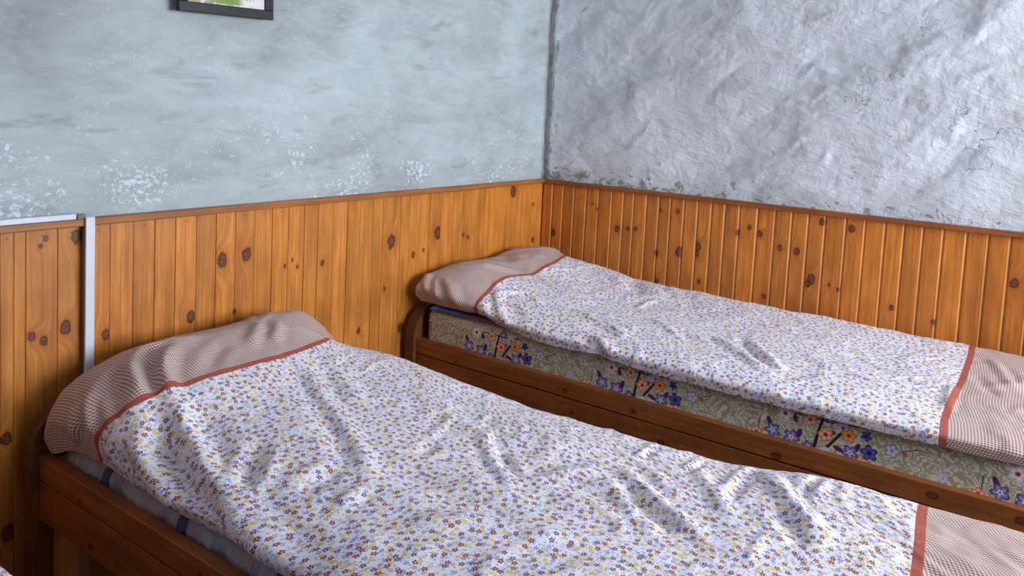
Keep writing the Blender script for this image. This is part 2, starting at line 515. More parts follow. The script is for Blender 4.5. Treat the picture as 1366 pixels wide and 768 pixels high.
def flowered_mattress():
    """Greenish damask ground with a repeating printed branch of blossoms."""
    k = NT('flower_printed_mattress_ticking', 0.8, 0.25)
    uv = k.uv()
    x, y, _ = k.sep(uv)
    # damask scrolls
    p = k.comb(k.m('MULTIPLY', x, 62), k.m('MULTIPLY', y, 62), 0.0)
    n1 = k.noise(p, 0.30, 1, 0.4, 1.5)
    n2 = k.noise(k.v('ADD', p, (31.0, 17.0, 0.0)), 0.42, 1, 0.4, 1.2)
    sc = k.m('ABSOLUTE', k.m('SINE', k.m('MULTIPLY', n1, 22.0)))
    sc2 = k.m('ABSOLUTE', k.m('SINE', k.m('MULTIPLY', n2, 17.0)))
    leafy = k.m('MULTIPLY', k.ss(sc, 0.55, 0.7), k.ss(sc2, 0.25, 0.45))
    col = k.mix(k.m('MULTIPLY', leafy, 0.85), lin(160, 154, 126), lin(216, 212, 199))
    PER = 0.5535
    xr = k.m('ADD', k.m('MULTIPLY', k.m('FRACT', k.m('DIVIDE', k.m('SUBTRACT', x, 1.33), PER)), PER), 1.33)
    P = k.comb(xr, y, 0.0)

    def seg(col, a, b, w, c, leafy=False):
        pa = k.v('SUBTRACT', P, (a[0], a[1], 0)); ba = (b[0] - a[0], b[1] - a[1], 0)
        L2 = ba[0] ** 2 + ba[1] ** 2
        t = k.m('DIVIDE', k.v('DOT_PRODUCT', pa, ba), L2, clamp=True)
        if leafy:
            w = k.m('MULTIPLY', k.m('SQRT', k.m('MAXIMUM', k.m('MULTIPLY', t, k.m('SUBTRACT', 1.0, t)), 0.0004)), 2.4 * w)
        q = k.n('ShaderNodeVectorMath', operation='SCALE'); k.put(q.inputs[0], ba); k.put(q.inputs['Scale'], t)
        d = k.v('LENGTH', k.v('SUBTRACT', pa, q.outputs[0]))
        return k.mix(k.m('SUBTRACT', 1.0, k.ss(k.m('DIVIDE', d, w), 0.75, 1.05)), col, c)

    brown = lin(44, 20, 34)
    for a, b, w in (((1.545, 0.088), (1.536, 0.051), 0.0040), ((1.536, 0.051), (1.528, 0.004), 0.0046), ((1.559, 0.009), (1.599, 0.066), 0.0042),
                    ((1.47, 0.083), (1.545, 0.084), 0.0018), ((1.545, 0.084), (1.64, 0.090), 0.0018), ((1.735, 0.050), (1.780, 0.070), 0.0014),
                    ((1.375, 0.05), (1.372, 0.01), 0.0012)):
        col = seg(col, a, b, w, brown)
    leaf = lin(92, 28, 100)
    for a, b, w in (((1.398, 0.050), (1.406, 0.034), 0.0062), ((1.488, 0.038), (1.484, 0.022), 0.0068), ((1.582, 0.018), (1.598, 0.012), 0.006),
                    ((1.640, 0.040), (1.634, 0.026), 0.0062), ((1.475, 0.062), (1.470, 0.076), 0.006), ((1.568, 0.050), (1.576, 0.058), 0.005)):
        ex = ((b[0] - a[0]) * 0.35, (b[1] - a[1]) * 0.35)
        col = seg(col, (a[0] - ex[0], a[1] - ex[1]), (b[0] + ex[0], b[1] + ex[1]), w, leaf, True)
    g = blossom_group()
    lil, vio, navy = lin(186, 182, 216), lin(60, 44, 112), lin(42, 38, 110)
    white, peach, oran, red = lin(232, 226, 226), lin(240, 198, 168), lin(214, 92, 36), lin(190, 60, 20)
    B = [((1.444, 0.076), 0.022, white, lin(196, 190, 204), red), ((1.412, 0.019), 0.022, lin(150, 144, 206), vio, white),
         ((1.367, 0.002), 0.016, peach, oran, red), ((1.465, 0.012), 0.023, lin(150, 144, 206), vio, white),
         ((1.512, 0.076), 0.020, peach, lin(196, 110, 70), oran), ((1.563, 0.092), 0.015, lin(120, 116, 190), navy, white),
         ((1.598, 0.076), 0.018, lin(206, 202, 224), lil, lin(120, 100, 170)), ((1.555, 0.045), 0.021, peach, oran, red),
         ((1.614, 0.059), 0.020, lin(238, 168, 88), oran, red), ((1.657, 0.070), 0.014, lin(84, 82, 160), navy, navy),
         ((1.511, 0.000), 0.016, lin(130, 126, 196), navy, white), ((1.558, -0.002), 0.013, white, lil, lil),
         ((1.620, 0.014), 0.021, lin(150, 144, 206), vio, white), ((1.667, 0.027), 0.022, lin(92, 96, 182), navy, lin(30, 26, 70)),
         ((1.721, 0.050), 0.020, lin(214, 214, 232), lin(120, 118, 170), lil), ((1.651, -0.006), 0.017, peach, oran, red),
         ((1.751, 0.049), 0.007, lin(210, 110, 80), red, red), ((1.372, 0.056), 0.007, white, lin(80, 60, 110), lil),
         ((1.842, 0.015), 0.013, lin(206, 204, 226), lil, lil)]
    for i, (c, r, pe, ed, he) in enumerate(B):
        nd = k.n('ShaderNodeGroup'); nd.node_tree = g
        k.put(nd.inputs['P'], P); k.put(nd.inputs['Base'], col); k.put(nd.inputs['Centre'], (c[0], c[1], 0))
        nd.inputs['Radius'].default_value = r; nd.inputs['Turn'].default_value = i * 1.7
        for s_, v_ in (('Petal', pe), ('Edge', ed), ('Heart', he)):
            nd.inputs[s_].default_value = v_
        col = nd.outputs[0]
    k.color(col)
    k.bump(k.noise(uv, 90.0, 3), 0.2, 0.003)
    return k.mat


def photo_print():
    k = NT('landscape_print', 0.35, 0.5)
    x, y, z = k.sep(k.obj())
    p = k.comb(x, z, 0.0)
    n = k.noise(p, 30.0, 5, 0.7)
    n2 = k.noise(k.v('ADD', p, (3, 1, 0)), 55.0, 4, 0.7)
    col = k.mix(k.ss(k.m('ADD', n, k.m('MULTIPLY', x, 1.2)), 0.44, 0.54), lin(172, 150, 112), lin(226, 220, 222))
    grass = k.ss(k.m('ADD', k.m('MULTIPLY', k.noise(p, 14.0, 3), 0.6), k.m('MULTIPLY', z, 3.2)), 0.40, 0.47)
    mid = k.m('MULTIPLY', k.ss(k.m('ABSOLUTE', k.m('ADD', x, 0.0)), 0.065, 0.03), k.ss(k.m('ADD', z, k.m('MULTIPLY', n2, 0.012)), 0.008, 0.013))
    grass = 1.0
    col = k.mix(k.m('MAXIMUM', k.m('MULTIPLY', grass, mid), k.ss(z, 0.045, 0.065)), col, k.mix(n2, lin(70, 104, 34), lin(150, 176, 86)))
    col = k.mix(k.m('MULTIPLY', k.ss(n2, 0.58, 0.66), 0.7), col, lin(130, 82, 86))
    col = k.mix(k.ss(z, 0.10, 0.125), col, lin(150, 176, 210))
    k.color(col)
    return k.mat


M = dict(floral=floral(), gingham=gingham(), border=border(), sheet=striped_sheet(), ticking=flowered_mattress(),
         plaster_left=plaster_left(), plaster_right=plaster_right(), print=photo_print())
M['black'] = plain('black_lacquer', lin(10, 9, 12), 0.5)
M['white_plastic'] = plain('white_pvc', lin(214, 218, 232), 0.4)
M['grey_plastic'] = plain('grey_brown_pvc', lin(120, 110, 98), 0.6)  # grey-brown tone for the duct's corner piece and base strip
M['ceiling'] = plain('ceiling_paint', lin(222, 224, 226), 0.9)
M['wall'] = plain('wall_paint', lin(200, 206, 212), 0.9)
M['window_paint'] = plain('window_frame_paint', lin(230, 230, 228), 0.5)
M['backing'] = plain('hardboard', lin(110, 84, 58), 0.9)
k = NT('blue_blanket_cloth', 0.9, 0.2)
xx = k.sep(k.uv())[0]
k.color(k.mix(k.ss(k.m('ADD', xx, k.m('MULTIPLY', k.noise(k.uv(), 14.0, 3), 0.1)), 0.27, 0.32), lin(76, 112, 178), lin(120, 84, 128)))
k.bump(k.noise(k.uv(), 60.0, 3), 0.3, 0.004)
M['blue_cloth'] = k.mat
g_ = NT('window_glass', 0.02)
tr = g_.n('ShaderNodeBsdfTransparent'); gl = g_.n('ShaderNodeBsdfGlossy'); gl.inputs['Roughness'].default_value = 0.02
mx = g_.n('ShaderNodeMixShader'); fr = g_.n('ShaderNodeFresnel'); fr.inputs[0].default_value = 1.45
g_.t.links.new(fr.outputs[0], mx.inputs[0]); g_.t.links.new(tr.outputs[0], mx.inputs[1]); g_.t.links.new(gl.outputs[0], mx.inputs[2])
g_.t.links.new(mx.outputs[0], g_.t.nodes['Material Output'].inputs[0])
M['glass'] = g_.mat
M['rail_wood'] = wood('stained_bed_timber', *DARKW, axis='X', rough=0.45, vary=0.3, scale=0.8,
                      knots=[(0.012, 0.20, 0.008), (0.022, 0.67, 0.010), (0.02, 0.92, 0.009), (0.012, 1.37, 0.013), (0.03, 1.76, 0.012), (0.03, 1.95, 0.012)])
M['rail_wood_low'] = wood('stained_bed_timber_low', *DARKW, axis='X', rough=0.45, vary=0.3, scale=0.8,
                          knots=[(0.025, 0.25, 0.010), (0.05, 1.02, 0.010), (0.055, 0.70, 0.008), (0.05, 1.42, 0.010)])
M['head_wood'] = wood('stained_headboard_timber', lin(150, 92, 44), lin(108, 60, 26), axis='Z', rough=0.45)
M['edge_wood'] = wood('dark_edge_band', lin(112, 72, 42), lin(78, 48, 28), axis='Z', rough=0.5)
M['pale_wood'] = wood('unstained_pine', lin(226, 170, 104), lin(192, 132, 70), axis='Z', rough=0.6)
M['trim_wood_y'] = wood('stained_trim_y', lin(176, 110, 52), lin(128, 74, 34), axis='Y', rough=0.4)
M['trim_wood_x'] = wood('stained_trim_x', lin(164, 92, 38), lin(118, 62, 24), axis='X', rough=0.4)
M['floor_wood'] = wood('dark_floor_boards', lin(92, 60, 36), lin(60, 38, 24), axis='Y', rough=0.6)


# ------------------------------------------------------------------ cloth surfaces
# SURF BEGIN
def pchip(t, P, s):
    """Monotone cubic through P (n x d) at knots t, read at s."""
    t = np.asarray(t, float); P = np.asarray(P, float); s = np.asarray(s, float)
    h = np.diff(t)[:, None]; d = np.diff(P, axis=0) / h
    mm = np.zeros_like(P)
    a, b = d[:-1], d[1:]
    w1, w2 = 2 * h[1:] + h[:-1], h[1:] + 2 * h[:-1]
    ok = (a * b) > 0
    with np.errstate(divide='ignore', invalid='ignore'):
        hm = (w1 + w2) / (w1 / np.where(ok, a, 1) + w2 / np.where(ok, b, 1))
    mm[1:-1] = np.where(ok, hm, 0.5 * (a + b) * 0.25)
    mm[0], mm[-1] = d[0], d[-1]
    i = np.clip(np.searchsorted(t, s, side='right') - 1, 0, len(t) - 2)
    hh = h[i]; u = ((s - t[i])[:, None]) / hh
    return ((1 + 2 * u) * (1 - u) ** 2) * P[i] + u * (1 - u) ** 2 * hh * mm[i] + u * u * (3 - 2 * u) * P[i + 1] + u * u * (u - 1) * hh * mm[i + 1]


def cloth_surface(rows, row_marks, n_len, n_wid):
    """rows: control lines across the bed (near hem to far hem), from head to foot. row_marks: (row index) of the two
    border bands. Returns points (n, m, 3) and the row numbers where the bands start and end."""
    C = np.array(rows, float)
    seg = np.linalg.norm(np.diff(C, axis=0), axis=-1).mean(1)
    t = np.concatenate([[0], np.cumsum(seg)])
    hw = 0.0093
    m0, m1 = t[row_marks[0]], t[row_marks[1]]
    cuts = [t[0], m0 - hw, m0 + hw, m1 - hw, m1 + hw, t[-1]]
    step = t[-1] / n_len
    s = []; idx = [0]
    for a, b in zip(cuts[:-1], cuts[1:]):
        n = max(3, int(round((b - a) / step)))
        s += list(np.linspace(a, b, n, endpoint=False)); idx.append(len(s))
    s.append(cuts[-1]); idx[-1] = len(s) - 1
    s = np.array(s)
    n, mcol, _ = C.shape
    A = pchip(t, C.reshape(n, -1), s).reshape(len(s), mcol, 3)
    sw = np.linalg.norm(np.diff(C, axis=1), axis=-1).mean(0)
    tw = np.concatenate([[0], np.cumsum(sw)])
    w = np.linspace(0, tw[-1], n_wid)
    B = pchip(tw, A.transpose(1, 0, 2).reshape(mcol, -1), w).reshape(n_wid, len(s), 3).transpose(1, 0, 2)
    return B, idx


def normals(B):
    du = np.gradient(B, axis=0); dv = np.gradient(B, axis=1)
    N = np.cross(du, dv)
    return N / np.maximum(np.linalg.norm(N, axis=-1, keepdims=True), 1e-9)


def blur(A, k):
    for _ in range(k):
        A = A.copy()
        A[1:-1] = (A[:-2] + 2 * A[1:-1] + A[2:]) / 4
        A[:, 1:-1] = (A[:, :-2] + 2 * A[:, 1:-1] + A[:, 2:]) / 4
    return A


def arclen(B):
    u = np.concatenate([np.zeros((1, B.shape[1])), np.cumsum(np.linalg.norm(np.diff(B, axis=0), axis=-1), 0)], 0)
    v = np.concatenate([np.zeros((B.shape[0], 1)), np.cumsum(np.linalg.norm(np.diff(B, axis=1), axis=-1), 1)], 1)
    v = v - v[:, B.shape[1] // 2][:, None]
    return u, v


X8 = lambda xs, ys, zs: [tuple(q) for q in zip(xs, ys, zs)]
# near bed: columns are hem, side, shoulder, four across the top, far shoulder, far side, far hem
Y1 = [-2.262, -2.282, -2.215, -2.03, -1.82, -1.62, -1.475, -1.402, -1.405]
ROWS_1 = [
    X8([.13] * 9, [-2.25, -2.25, -2.2, -2.03, -1.82, -1.62, -1.48, -1.42, -1.42], [.492, .493, .493, .493, .493, .493, .493, .492, .492]),
    X8([.090, .082, .082, .085, .085, .085, .085, .10, .11], [-2.276, -2.288, -2.240, -2.03, -1.82, -1.62, -1.48, -1.41, -1.42], [.462, .50, .56, .585, .585, .58, .575, .53, .492]),
    X8([.10, .090, .085, .085, .088, .09, .09, .10, .12], [-2.276, -2.287, -2.225, -2.03, -1.82, -1.62, -1.49, -1.41, -1.415], [.466, .530, .628, .675, .670, .674, .628, .55, .492]),
    X8([.19, .19, .19, .19, .19, .17, .13, .12, .13], [-2.264, -2.280, -2.19, -2.03, -1.82, -1.62, -1.48, -1.41, -1.41], [.495, .568, .672, .708, .706, .705, .635, .55, .492]),
    X8([.288, .30, .365, .385, .37, .318, .20, .165, .16], [-2.258, -2.275, -2.215, -2.03, -1.82, -1.63, -1.47, -1.40, -1.41], [.497, .56, .650, .672, .662, .648, .588, .54, .49]),
    X8([.49, .50, .51, .52, .50, .47, .44, .43, .43], [-2.256, -2.272, -2.20, -2.02, -1.82, -1.62, -1.46, -1.375, -1.39], [.487, .52, .588, .632, .625, .618, .590, .535, .475]),
    X8([.68] * 9, [-2.256, -2.272, -2.19, -2.0, -1.82, -1.62, -1.46, -1.365, -1.38], [.488, .52, .580, .610, .606, .600, .572, .522, .465]),
    X8([.90] * 9, [-2.256, -2.270, -2.18, -2.0, -1.82, -1.62, -1.46, -1.355, -1.37], [.490, .52, .568, .592, .590, .583, .554, .504, .455]),
    X8([1.2] * 9, [-2.256, -2.270, -2.18, -2.0, -1.82, -1.62, -1.46, -1.36, -1.37], [.490, .52, .566, .586, .586, .582, .566, .522, .455]),
    X8([1.45] * 9, [-2.256, -2.270, -2.18, -2.0, -1.82, -1.62, -1.46, -1.36, -1.37], [.490, .52, .566, .586, .586, .584, .568, .528, .46]),
    X8([1.65] * 9, [-2.256, -2.270, -2.18, -2.0, -1.82, -1.62, -1.46, -1.36, -1.37], [.490, .52, .566, .588, .590, .595, .594, .556, .46]),
    X8([1.905, 1.903, 1.90, 1.896, 1.889, 1.873, 1.856, 1.850, 1.850], [-2.256, -2.270, -2.18, -2.0, -1.82, -1.62, -1.46, -1.36, -1.37], [.490, .52, .566, .588, .594, .602, .606, .572, .46]),
    X8([2.06] * 9, [-2.256, -2.270, -2.18, -2.0, -1.82, -1.62, -1.46, -1.37, -1.38], [.490, .52, .566, .588, .594, .602, .606, .575, .46]),
    X8([2.13] * 9, [-2.25, -2.26, -2.18, -2.0, -1.82, -1.62, -1.46, -1.38, -1.38], [.490, .505, .53, .54, .545, .545, .54, .52, .47]),
]
# far bed against the right wall
ROWS_2 = [
    X8([.12, .12, .12, .12, .12, .12, .12, .12], [-.90, -.90, -.85, -.68, -.50, -.30, -.12, -.06], [.606, .606, .606, .606, .606, .606, .606, .606]),
    X8([.065, .058, .055, .055, .055, .055, .055, .06], [-.928, -.945, -.88, -.68, -.50, -.30, -.10, -.035], [.606, .625, .64, .655, .65, .655, .65, .61]),
    X8([.07, .06, .058, .058, .058, .058, .06, .07], [-.930, -.950, -.880, -.70, -.50, -.30, -.11, -.03], [.602, .648, .695, .711, .704, .720, .712, .62]),
    X8([.16, .16, .165, .165, .165, .165, .15, .14], [-.928, -.953, -.885, -.70, -.50, -.31, -.12, -.026], [.600, .642, .702, .730, .716, .736, .722, .62]),
    X8([.335, .345, .335, .300, .295, .300, .245, .205], [-.924, -.945, -.880, -.70, -.52, -.38, -.17, -.028], [.601, .630, .664, .693, .678, .698, .705, .66]),
    X8([.46, .46, .46, .46, .46, .46, .46, .46], [-.926, -.945, -.875, -.68, -.50, -.30, -.11, -.024], [.576, .605, .640, .658, .652, .660, .660, .615]),
    X8([.66, .66, .66, .66, .66, .66, .66, .66], [-.945, -.951, -.870, -.68, -.50, -.30, -.11, -.024], [.562, .593, .624, .632, .626, .632, .637, .60]),
    X8([.86] * 8, [-.945, -.951, -.870, -.68, -.50, -.30, -.11, -.024], [.569, .594, .618, .622, .618, .624, .634, .60]),
    X8([1.05] * 8, [-.946, -.952, -.875, -.68, -.50, -.30, -.11, -.024], [.556, .586, .615, .618, .614, .621, .632, .60]),
    X8([1.25] * 8, [-.947, -.953, -.875, -.68, -.50, -.30, -.11, -.024], [.556, .585, .613, .616, .612, .620, .631, .60]),
    X8([1.55] * 8, [-.946, -.952, -.875, -.68, -.50, -.30, -.11, -.024], [.557, .585, .613, .616, .612, .620, .631, .60]),
    X8([1.836, 1.836, 1.830, 1.832, 1.833, 1.832, 1.826, 1.824], [-.945, -.951, -.875, -.68, -.50, -.30, -.11, -.024], [.559, .587, .613, .618, .614, .619, .625, .60]),
    X8([2.02] * 8, [-.943, -.949, -.875, -.68, -.50, -.30, -.11, -.024], [.564, .588, .613, .618, .614, .618, .625, .60]),
    X8([2.10] * 8, [-.925, -.935, -.87, -.68, -.50, -.30, -.11, -.03], [.583, .585, .59, .592, .592, .592, .592, .59]),
]
MARKS_1, MARKS_2 = (4, 11), (4, 11)
NLEN, NWID = 380, 230


def base_1():
    B, idx = cloth_surface(ROWS_1, MARKS_1, NLEN, NWID)
    return B, idx


def base_2():
    B, idx = cloth_surface(ROWS_2, MARKS_2, NLEN, NWID)
    return B, idx
# SURF END


# folds seen in the cloth: (height mm, half-width mm, points along the fold)
FOLDS_1 = [
    (12.6, 16, [(0.211,-2.15,0.687),(0.248,-2.166,0.68),(0.295,-2.183,0.671),(0.359,-2.198,0.657)]),
    (11.2, 14, [(0.202,-2.142,0.689),(0.176,-2.1,0.699),(0.185,-2.06,0.706),(0.185,-2.003,0.708)]),
    (14, 16, [(0.241,-2.065,0.702),(0.282,-2.101,0.691),(0.329,-2.129,0.677),(0.386,-2.148,0.662)]),
    (8.4, 16, [(0.186,-1.954,0.708),(0.212,-2.026,0.707),(0.262,-2.087,0.696)]),
    (11.2, 14, [(0.219,-1.717,0.701),(0.261,-1.758,0.692),(0.302,-1.795,0.682)]),
    (9.8, 14, [(0.208,-1.766,0.704),(0.257,-1.823,0.696),(0.299,-1.871,0.688)]),
    (11.2, 14, [(0.201,-2.243,0.636),(0.246,-2.262,0.612),(0.284,-2.275,0.571)]),
    (9.8, 12, [(0.193,-2.272,0.596),(0.21,-2.279,0.565),(0.204,-2.27,0.523)]),
    (-8.4, 14, [(0.24,-2.118,0.694),(0.298,-2.15,0.679),(0.357,-2.173,0.663)]),
    (-8.4, 14, [(0.21,-2.197,0.669),(0.283,-2.231,0.647),(0.344,-2.249,0.623)]),
    (-7, 15, [(0.261,-1.918,0.699),(0.314,-1.988,0.689),(0.368,-2.036,0.676)]),
    (18, 23, [(0.396,-2.157,0.657),(0.448,-2.165,0.631),(0.513,-2.183,0.595),(0.619,-2.218,0.572),(0.701,-2.234,0.559),(0.81,-2.26,0.536),(0.904,-2.27,0.521),(0.973,-2.268,0.512)]),
    (-12, 20, [(0.407,-2.202,0.641),(0.474,-2.21,0.595),(0.575,-2.233,0.564),(0.675,-2.252,0.548),(0.77,-2.269,0.528)]),
    (14, 18, [(0.408,-2.256,0.584),(0.486,-2.259,0.549),(0.574,-2.272,0.518),(0.616,-2.258,0.491)]),
    (-9, 17, [(0.387,-2.27,0.56),(0.454,-2.27,0.515),(0.492,-2.256,0.487)]),
    (-7, 18, [(0.65,-2.103,0.603),(0.696,-2.143,0.591),(0.729,-2.177,0.58)]),
    (6, 14, [(0.649,-2.164,0.589),(0.675,-2.18,0.583),(0.718,-2.204,0.572)]),
    (-5, 10, [(0.664,-2.159,0.59),(0.707,-2.182,0.58),(0.752,-2.202,0.57)]),
    (5, 12, [(0.717,-2.118,0.594),(0.757,-2.162,0.581),(0.786,-2.191,0.571)]),
    (8, 16, [(0.718,-2.19,0.577),(0.793,-2.22,0.56),(0.869,-2.234,0.551),(0.927,-2.233,0.55)]),
    (9, 18, [(0.445,-1.8,0.637),(0.644,-1.891,0.612),(0.815,-1.97,0.597),(0.921,-2.023,0.591)]),
    (6, 20, [(0.403,-1.682,0.636),(0.524,-1.736,0.618),(0.647,-1.796,0.608)]),
    (-6, 25, [(0.593,-1.885,0.617),(0.739,-1.957,0.604),(0.845,-2.009,0.595)]),
    (4, 8, [(0.892,-1.818,0.59),(0.875,-1.756,0.589),(0.858,-1.687,0.588)]),
    (-5, 14, [(0.921,-1.827,0.59),(0.933,-1.895,0.591)]),
    (6, 12, [(0.961,-1.678,0.585),(0.996,-1.746,0.587),(1.077,-1.809,0.587),(1.169,-1.878,0.586)]),
    (-6, 14, [(1.048,-1.756,0.586),(1.117,-1.814,0.586)]),
    (-7, 20, [(0.851,-2.153,0.576),(0.857,-2.108,0.584),(0.875,-2.067,0.589)]),
    (7, 15, [(0.95,-2.143,0.575),(0.944,-2.108,0.581),(0.944,-2.072,0.586)]),
    (8, 14, [(1.301,-1.646,0.583),(1.365,-1.687,0.584),(1.428,-1.737,0.586),(1.48,-1.76,0.586),(1.52,-1.774,0.587)]),
    (-9, 18, [(1.347,-1.719,0.585),(1.411,-1.765,0.586),(1.468,-1.8,0.586),(1.508,-1.827,0.587)]),
    (9, 14, [(1.544,-1.439,0.575),(1.602,-1.528,0.591),(1.652,-1.591,0.595),(1.697,-1.641,0.597),(1.732,-1.669,0.597)]),
    (-7, 14, [(1.624,-1.619,0.594),(1.664,-1.673,0.595),(1.699,-1.724,0.594)]),
    (5, 8, [(1.503,-1.393,0.556),(1.497,-1.474,0.573),(1.503,-1.573,0.584),(1.509,-1.623,0.586)]),
    (-5, 10, [(1.532,-1.501,0.581),(1.532,-1.564,0.586),(1.538,-1.632,0.588)]),
    (4, 7, [(1.382,-1.388,0.548),(1.399,-1.483,0.571),(1.399,-1.546,0.579)]),
    (-6, 8, [(1.411,-1.474,0.57),(1.416,-1.551,0.58)]),
    (4, 7, [(1.261,-1.388,0.547),(1.284,-1.483,0.57),(1.296,-1.578,0.58)]),
    (-5, 8, [(1.296,-1.455,0.566),(1.307,-1.542,0.578)]),
    (4, 9, [(1.568,-1.439,0.579),(1.596,-1.483,0.588),(1.619,-1.519,0.592)]),
    (-5, 9, [(1.647,-1.404,0.584),(1.652,-1.483,0.594),(1.652,-1.537,0.595)]),
    (6, 10, [(1.673,-1.45,0.595),(1.674,-1.519,0.596)]),
    (-4, 30, [(1.203,-1.882,0.586),(1.319,-1.899,0.586),(1.434,-1.874,0.586)]),
    (6, 14, [(1.405,-1.501,0.574),(1.491,-1.614,0.585),(1.56,-1.696,0.589)]),
    (4, 6, [(1.635,-1.71,0.593),(1.635,-1.778,0.591),(1.64,-1.84,0.59)]),
    (5, 25, [(0.691,-1.628,0.599),(0.967,-1.724,0.587),(1.065,-1.678,0.584),(1.203,-1.605,0.581)]),
    (-5, 30, [(0.921,-1.975,0.592),(1.094,-1.983,0.587),(1.267,-1.975,0.586)]),
    (5, 16, [(1.192,-1.809,0.586),(1.221,-1.733,0.585),(1.261,-1.678,0.584)]),
    (-5, 20, [(1.232,-1.818,0.586),(1.301,-1.783,0.586),(1.365,-1.774,0.586)]),
    (6, 20, [(1.094,-2.112,0.578),(1.192,-2.014,0.586),(1.359,-1.966,0.586)]),
    (5, 16, [(1.267,-1.751,0.585),(1.336,-1.751,0.585),(1.416,-1.814,0.586)]),
]
FOLDS_2 = [
    (8, 12, [(0.06,-0.881,0.696),(0.097,-0.935,0.674),(0.127,-0.953,0.645)]),
    (7, 12, [(0.113,-0.913,0.69),(0.15,-0.944,0.665),(0.183,-0.949,0.631)]),
    (7, 14, [(0.153,-0.904,0.694),(0.208,-0.94,0.664),(0.24,-0.95,0.638)]),
    (9, 16, [(0.195,-0.904,0.691),(0.248,-0.944,0.652),(0.268,-0.938,0.617),(0.311,-0.932,0.611)]),
    (-6, 12, [(0.098,-0.912,0.689),(0.135,-0.947,0.661)]),
    (-6, 12, [(0.137,-0.909,0.692),(0.2,-0.949,0.653)]),
    (-9, 26, [(0.092,-0.447,0.716),(0.184,-0.501,0.714),(0.266,-0.503,0.687)]),
    (7, 20, [(0.179,-0.711,0.729),(0.222,-0.667,0.718),(0.266,-0.572,0.69)]),
    (9, 14, [(0.341,-0.802,0.676),(0.39,-0.875,0.653),(0.437,-0.924,0.628),(0.483,-0.945,0.603),(0.499,-0.935,0.581)]),
    (7, 12, [(0.362,-0.829,0.668),(0.393,-0.763,0.668),(0.442,-0.735,0.659),(0.529,-0.785,0.642)]),
    (-7, 14, [(0.415,-0.85,0.652),(0.488,-0.889,0.634),(0.538,-0.914,0.622)]),
    (6, 14, [(0.352,-0.907,0.653),(0.399,-0.942,0.612),(0.424,-0.925,0.583)]),
    (-10, 30, [(0.552,-0.112,0.647),(0.601,-0.186,0.641),(0.669,-0.314,0.631)]),
    (7, 20, [(0.44,-0.194,0.665),(0.521,-0.214,0.651),(0.6,-0.253,0.639)]),
    (6, 12, [(0.761,-0.474,0.621),(0.755,-0.405,0.623),(0.761,-0.335,0.626)]),
    (7, 12, [(0.875,-0.608,0.62),(0.961,-0.653,0.619),(1.036,-0.725,0.618)]),
    (-6, 16, [(0.996,-0.64,0.618),(1.082,-0.699,0.618)]),
    (8, 16, [(1.116,-0.603,0.615),(1.237,-0.729,0.616),(1.306,-0.79,0.615),(1.363,-0.851,0.614)]),
    (8, 13, [(1.242,-0.615,0.615),(1.323,-0.703,0.616),(1.386,-0.794,0.615)]),
    (-8, 14, [(1.179,-0.55,0.613),(1.254,-0.669,0.616),(1.323,-0.773,0.615)]),
    (9, 18, [(0.663,-0.736,0.631),(0.795,-0.778,0.623),(0.904,-0.838,0.618)]),
    (-11, 14, [(0.784,-0.925,0.61),(0.83,-0.95,0.596),(0.87,-0.946,0.573)]),
    (8, 14, [(0.818,-0.903,0.615),(0.875,-0.939,0.604),(0.916,-0.949,0.579)]),
    (-4, 40, [(0.818,-0.271,0.627),(1.088,-0.344,0.619),(1.363,-0.379,0.616)]),
    (5, 12, [(1.886,-0.229,0.622),(1.927,-0.361,0.617),(1.962,-0.491,0.615)]),
    (-4, 14, [(1.859,-0.422,0.615),(1.927,-0.611,0.618)]),
    (5, 14, [(1.558,-0.504,0.612),(1.679,-0.591,0.615),(1.806,-0.653,0.618)]),
    (4, 18, [(1.432,-0.64,0.615),(1.598,-0.712,0.616),(1.764,-0.768,0.617)]),
    (6, 12, [(1.818,-0.595,0.616),(1.822,-0.708,0.618),(1.827,-0.812,0.616)]),
    (-5, 18, [(0.698,-0.145,0.637),(0.766,-0.212,0.632),(0.83,-0.318,0.624)]),
    (5, 20, [(0.554,-0.636,0.643),(0.646,-0.566,0.629),(0.807,-0.575,0.621)]),
    (6, 16, [(0.342,-0.516,0.669),(0.452,-0.579,0.656),(0.531,-0.599,0.645)]),
]


# ------------------------------------------------------------------ the room
RX, RY, RZ = 3.9, -4.4, 2.6


def plaster_wall(name, mat, along, n_a, n_z, disp, place):
    a = np.linspace(along[0], along[1], n_a); z = np.linspace(0.0, RZ, n_z)
    A, Z = np.meshgrid(a, z, indexing='ij')
    V = place(A, Z, disp(A, Z)).reshape(-1, 3)
    F = grid_faces(n_a, n_z)
    if name == 'wall_left':
        F = F[:, ::-1] if False else F
    o = link(name, np_mesh(name, V, F), mat)
    return tag(o, kind='structure')


def sstep(x, a, b):
    t = np.clip((x - a) / (b - a), 0, 1)
    return t * t * (3 - 2 * t)


def left_disp(y, z):
    h = 0.0035 * fbm(y * 1.6, z * 2.4, 3, 3) + 0.0022 * fbm(y * 5, z * 12, 4, 9) + 0.0012 * ridged(y * 7, z * 26, 2, 21)
    h = h + 0.010 * np.exp(-((y + 0.0) / 0.03) ** 2)
    return -0.013 + h * sstep(z, 0.99, 1.06)


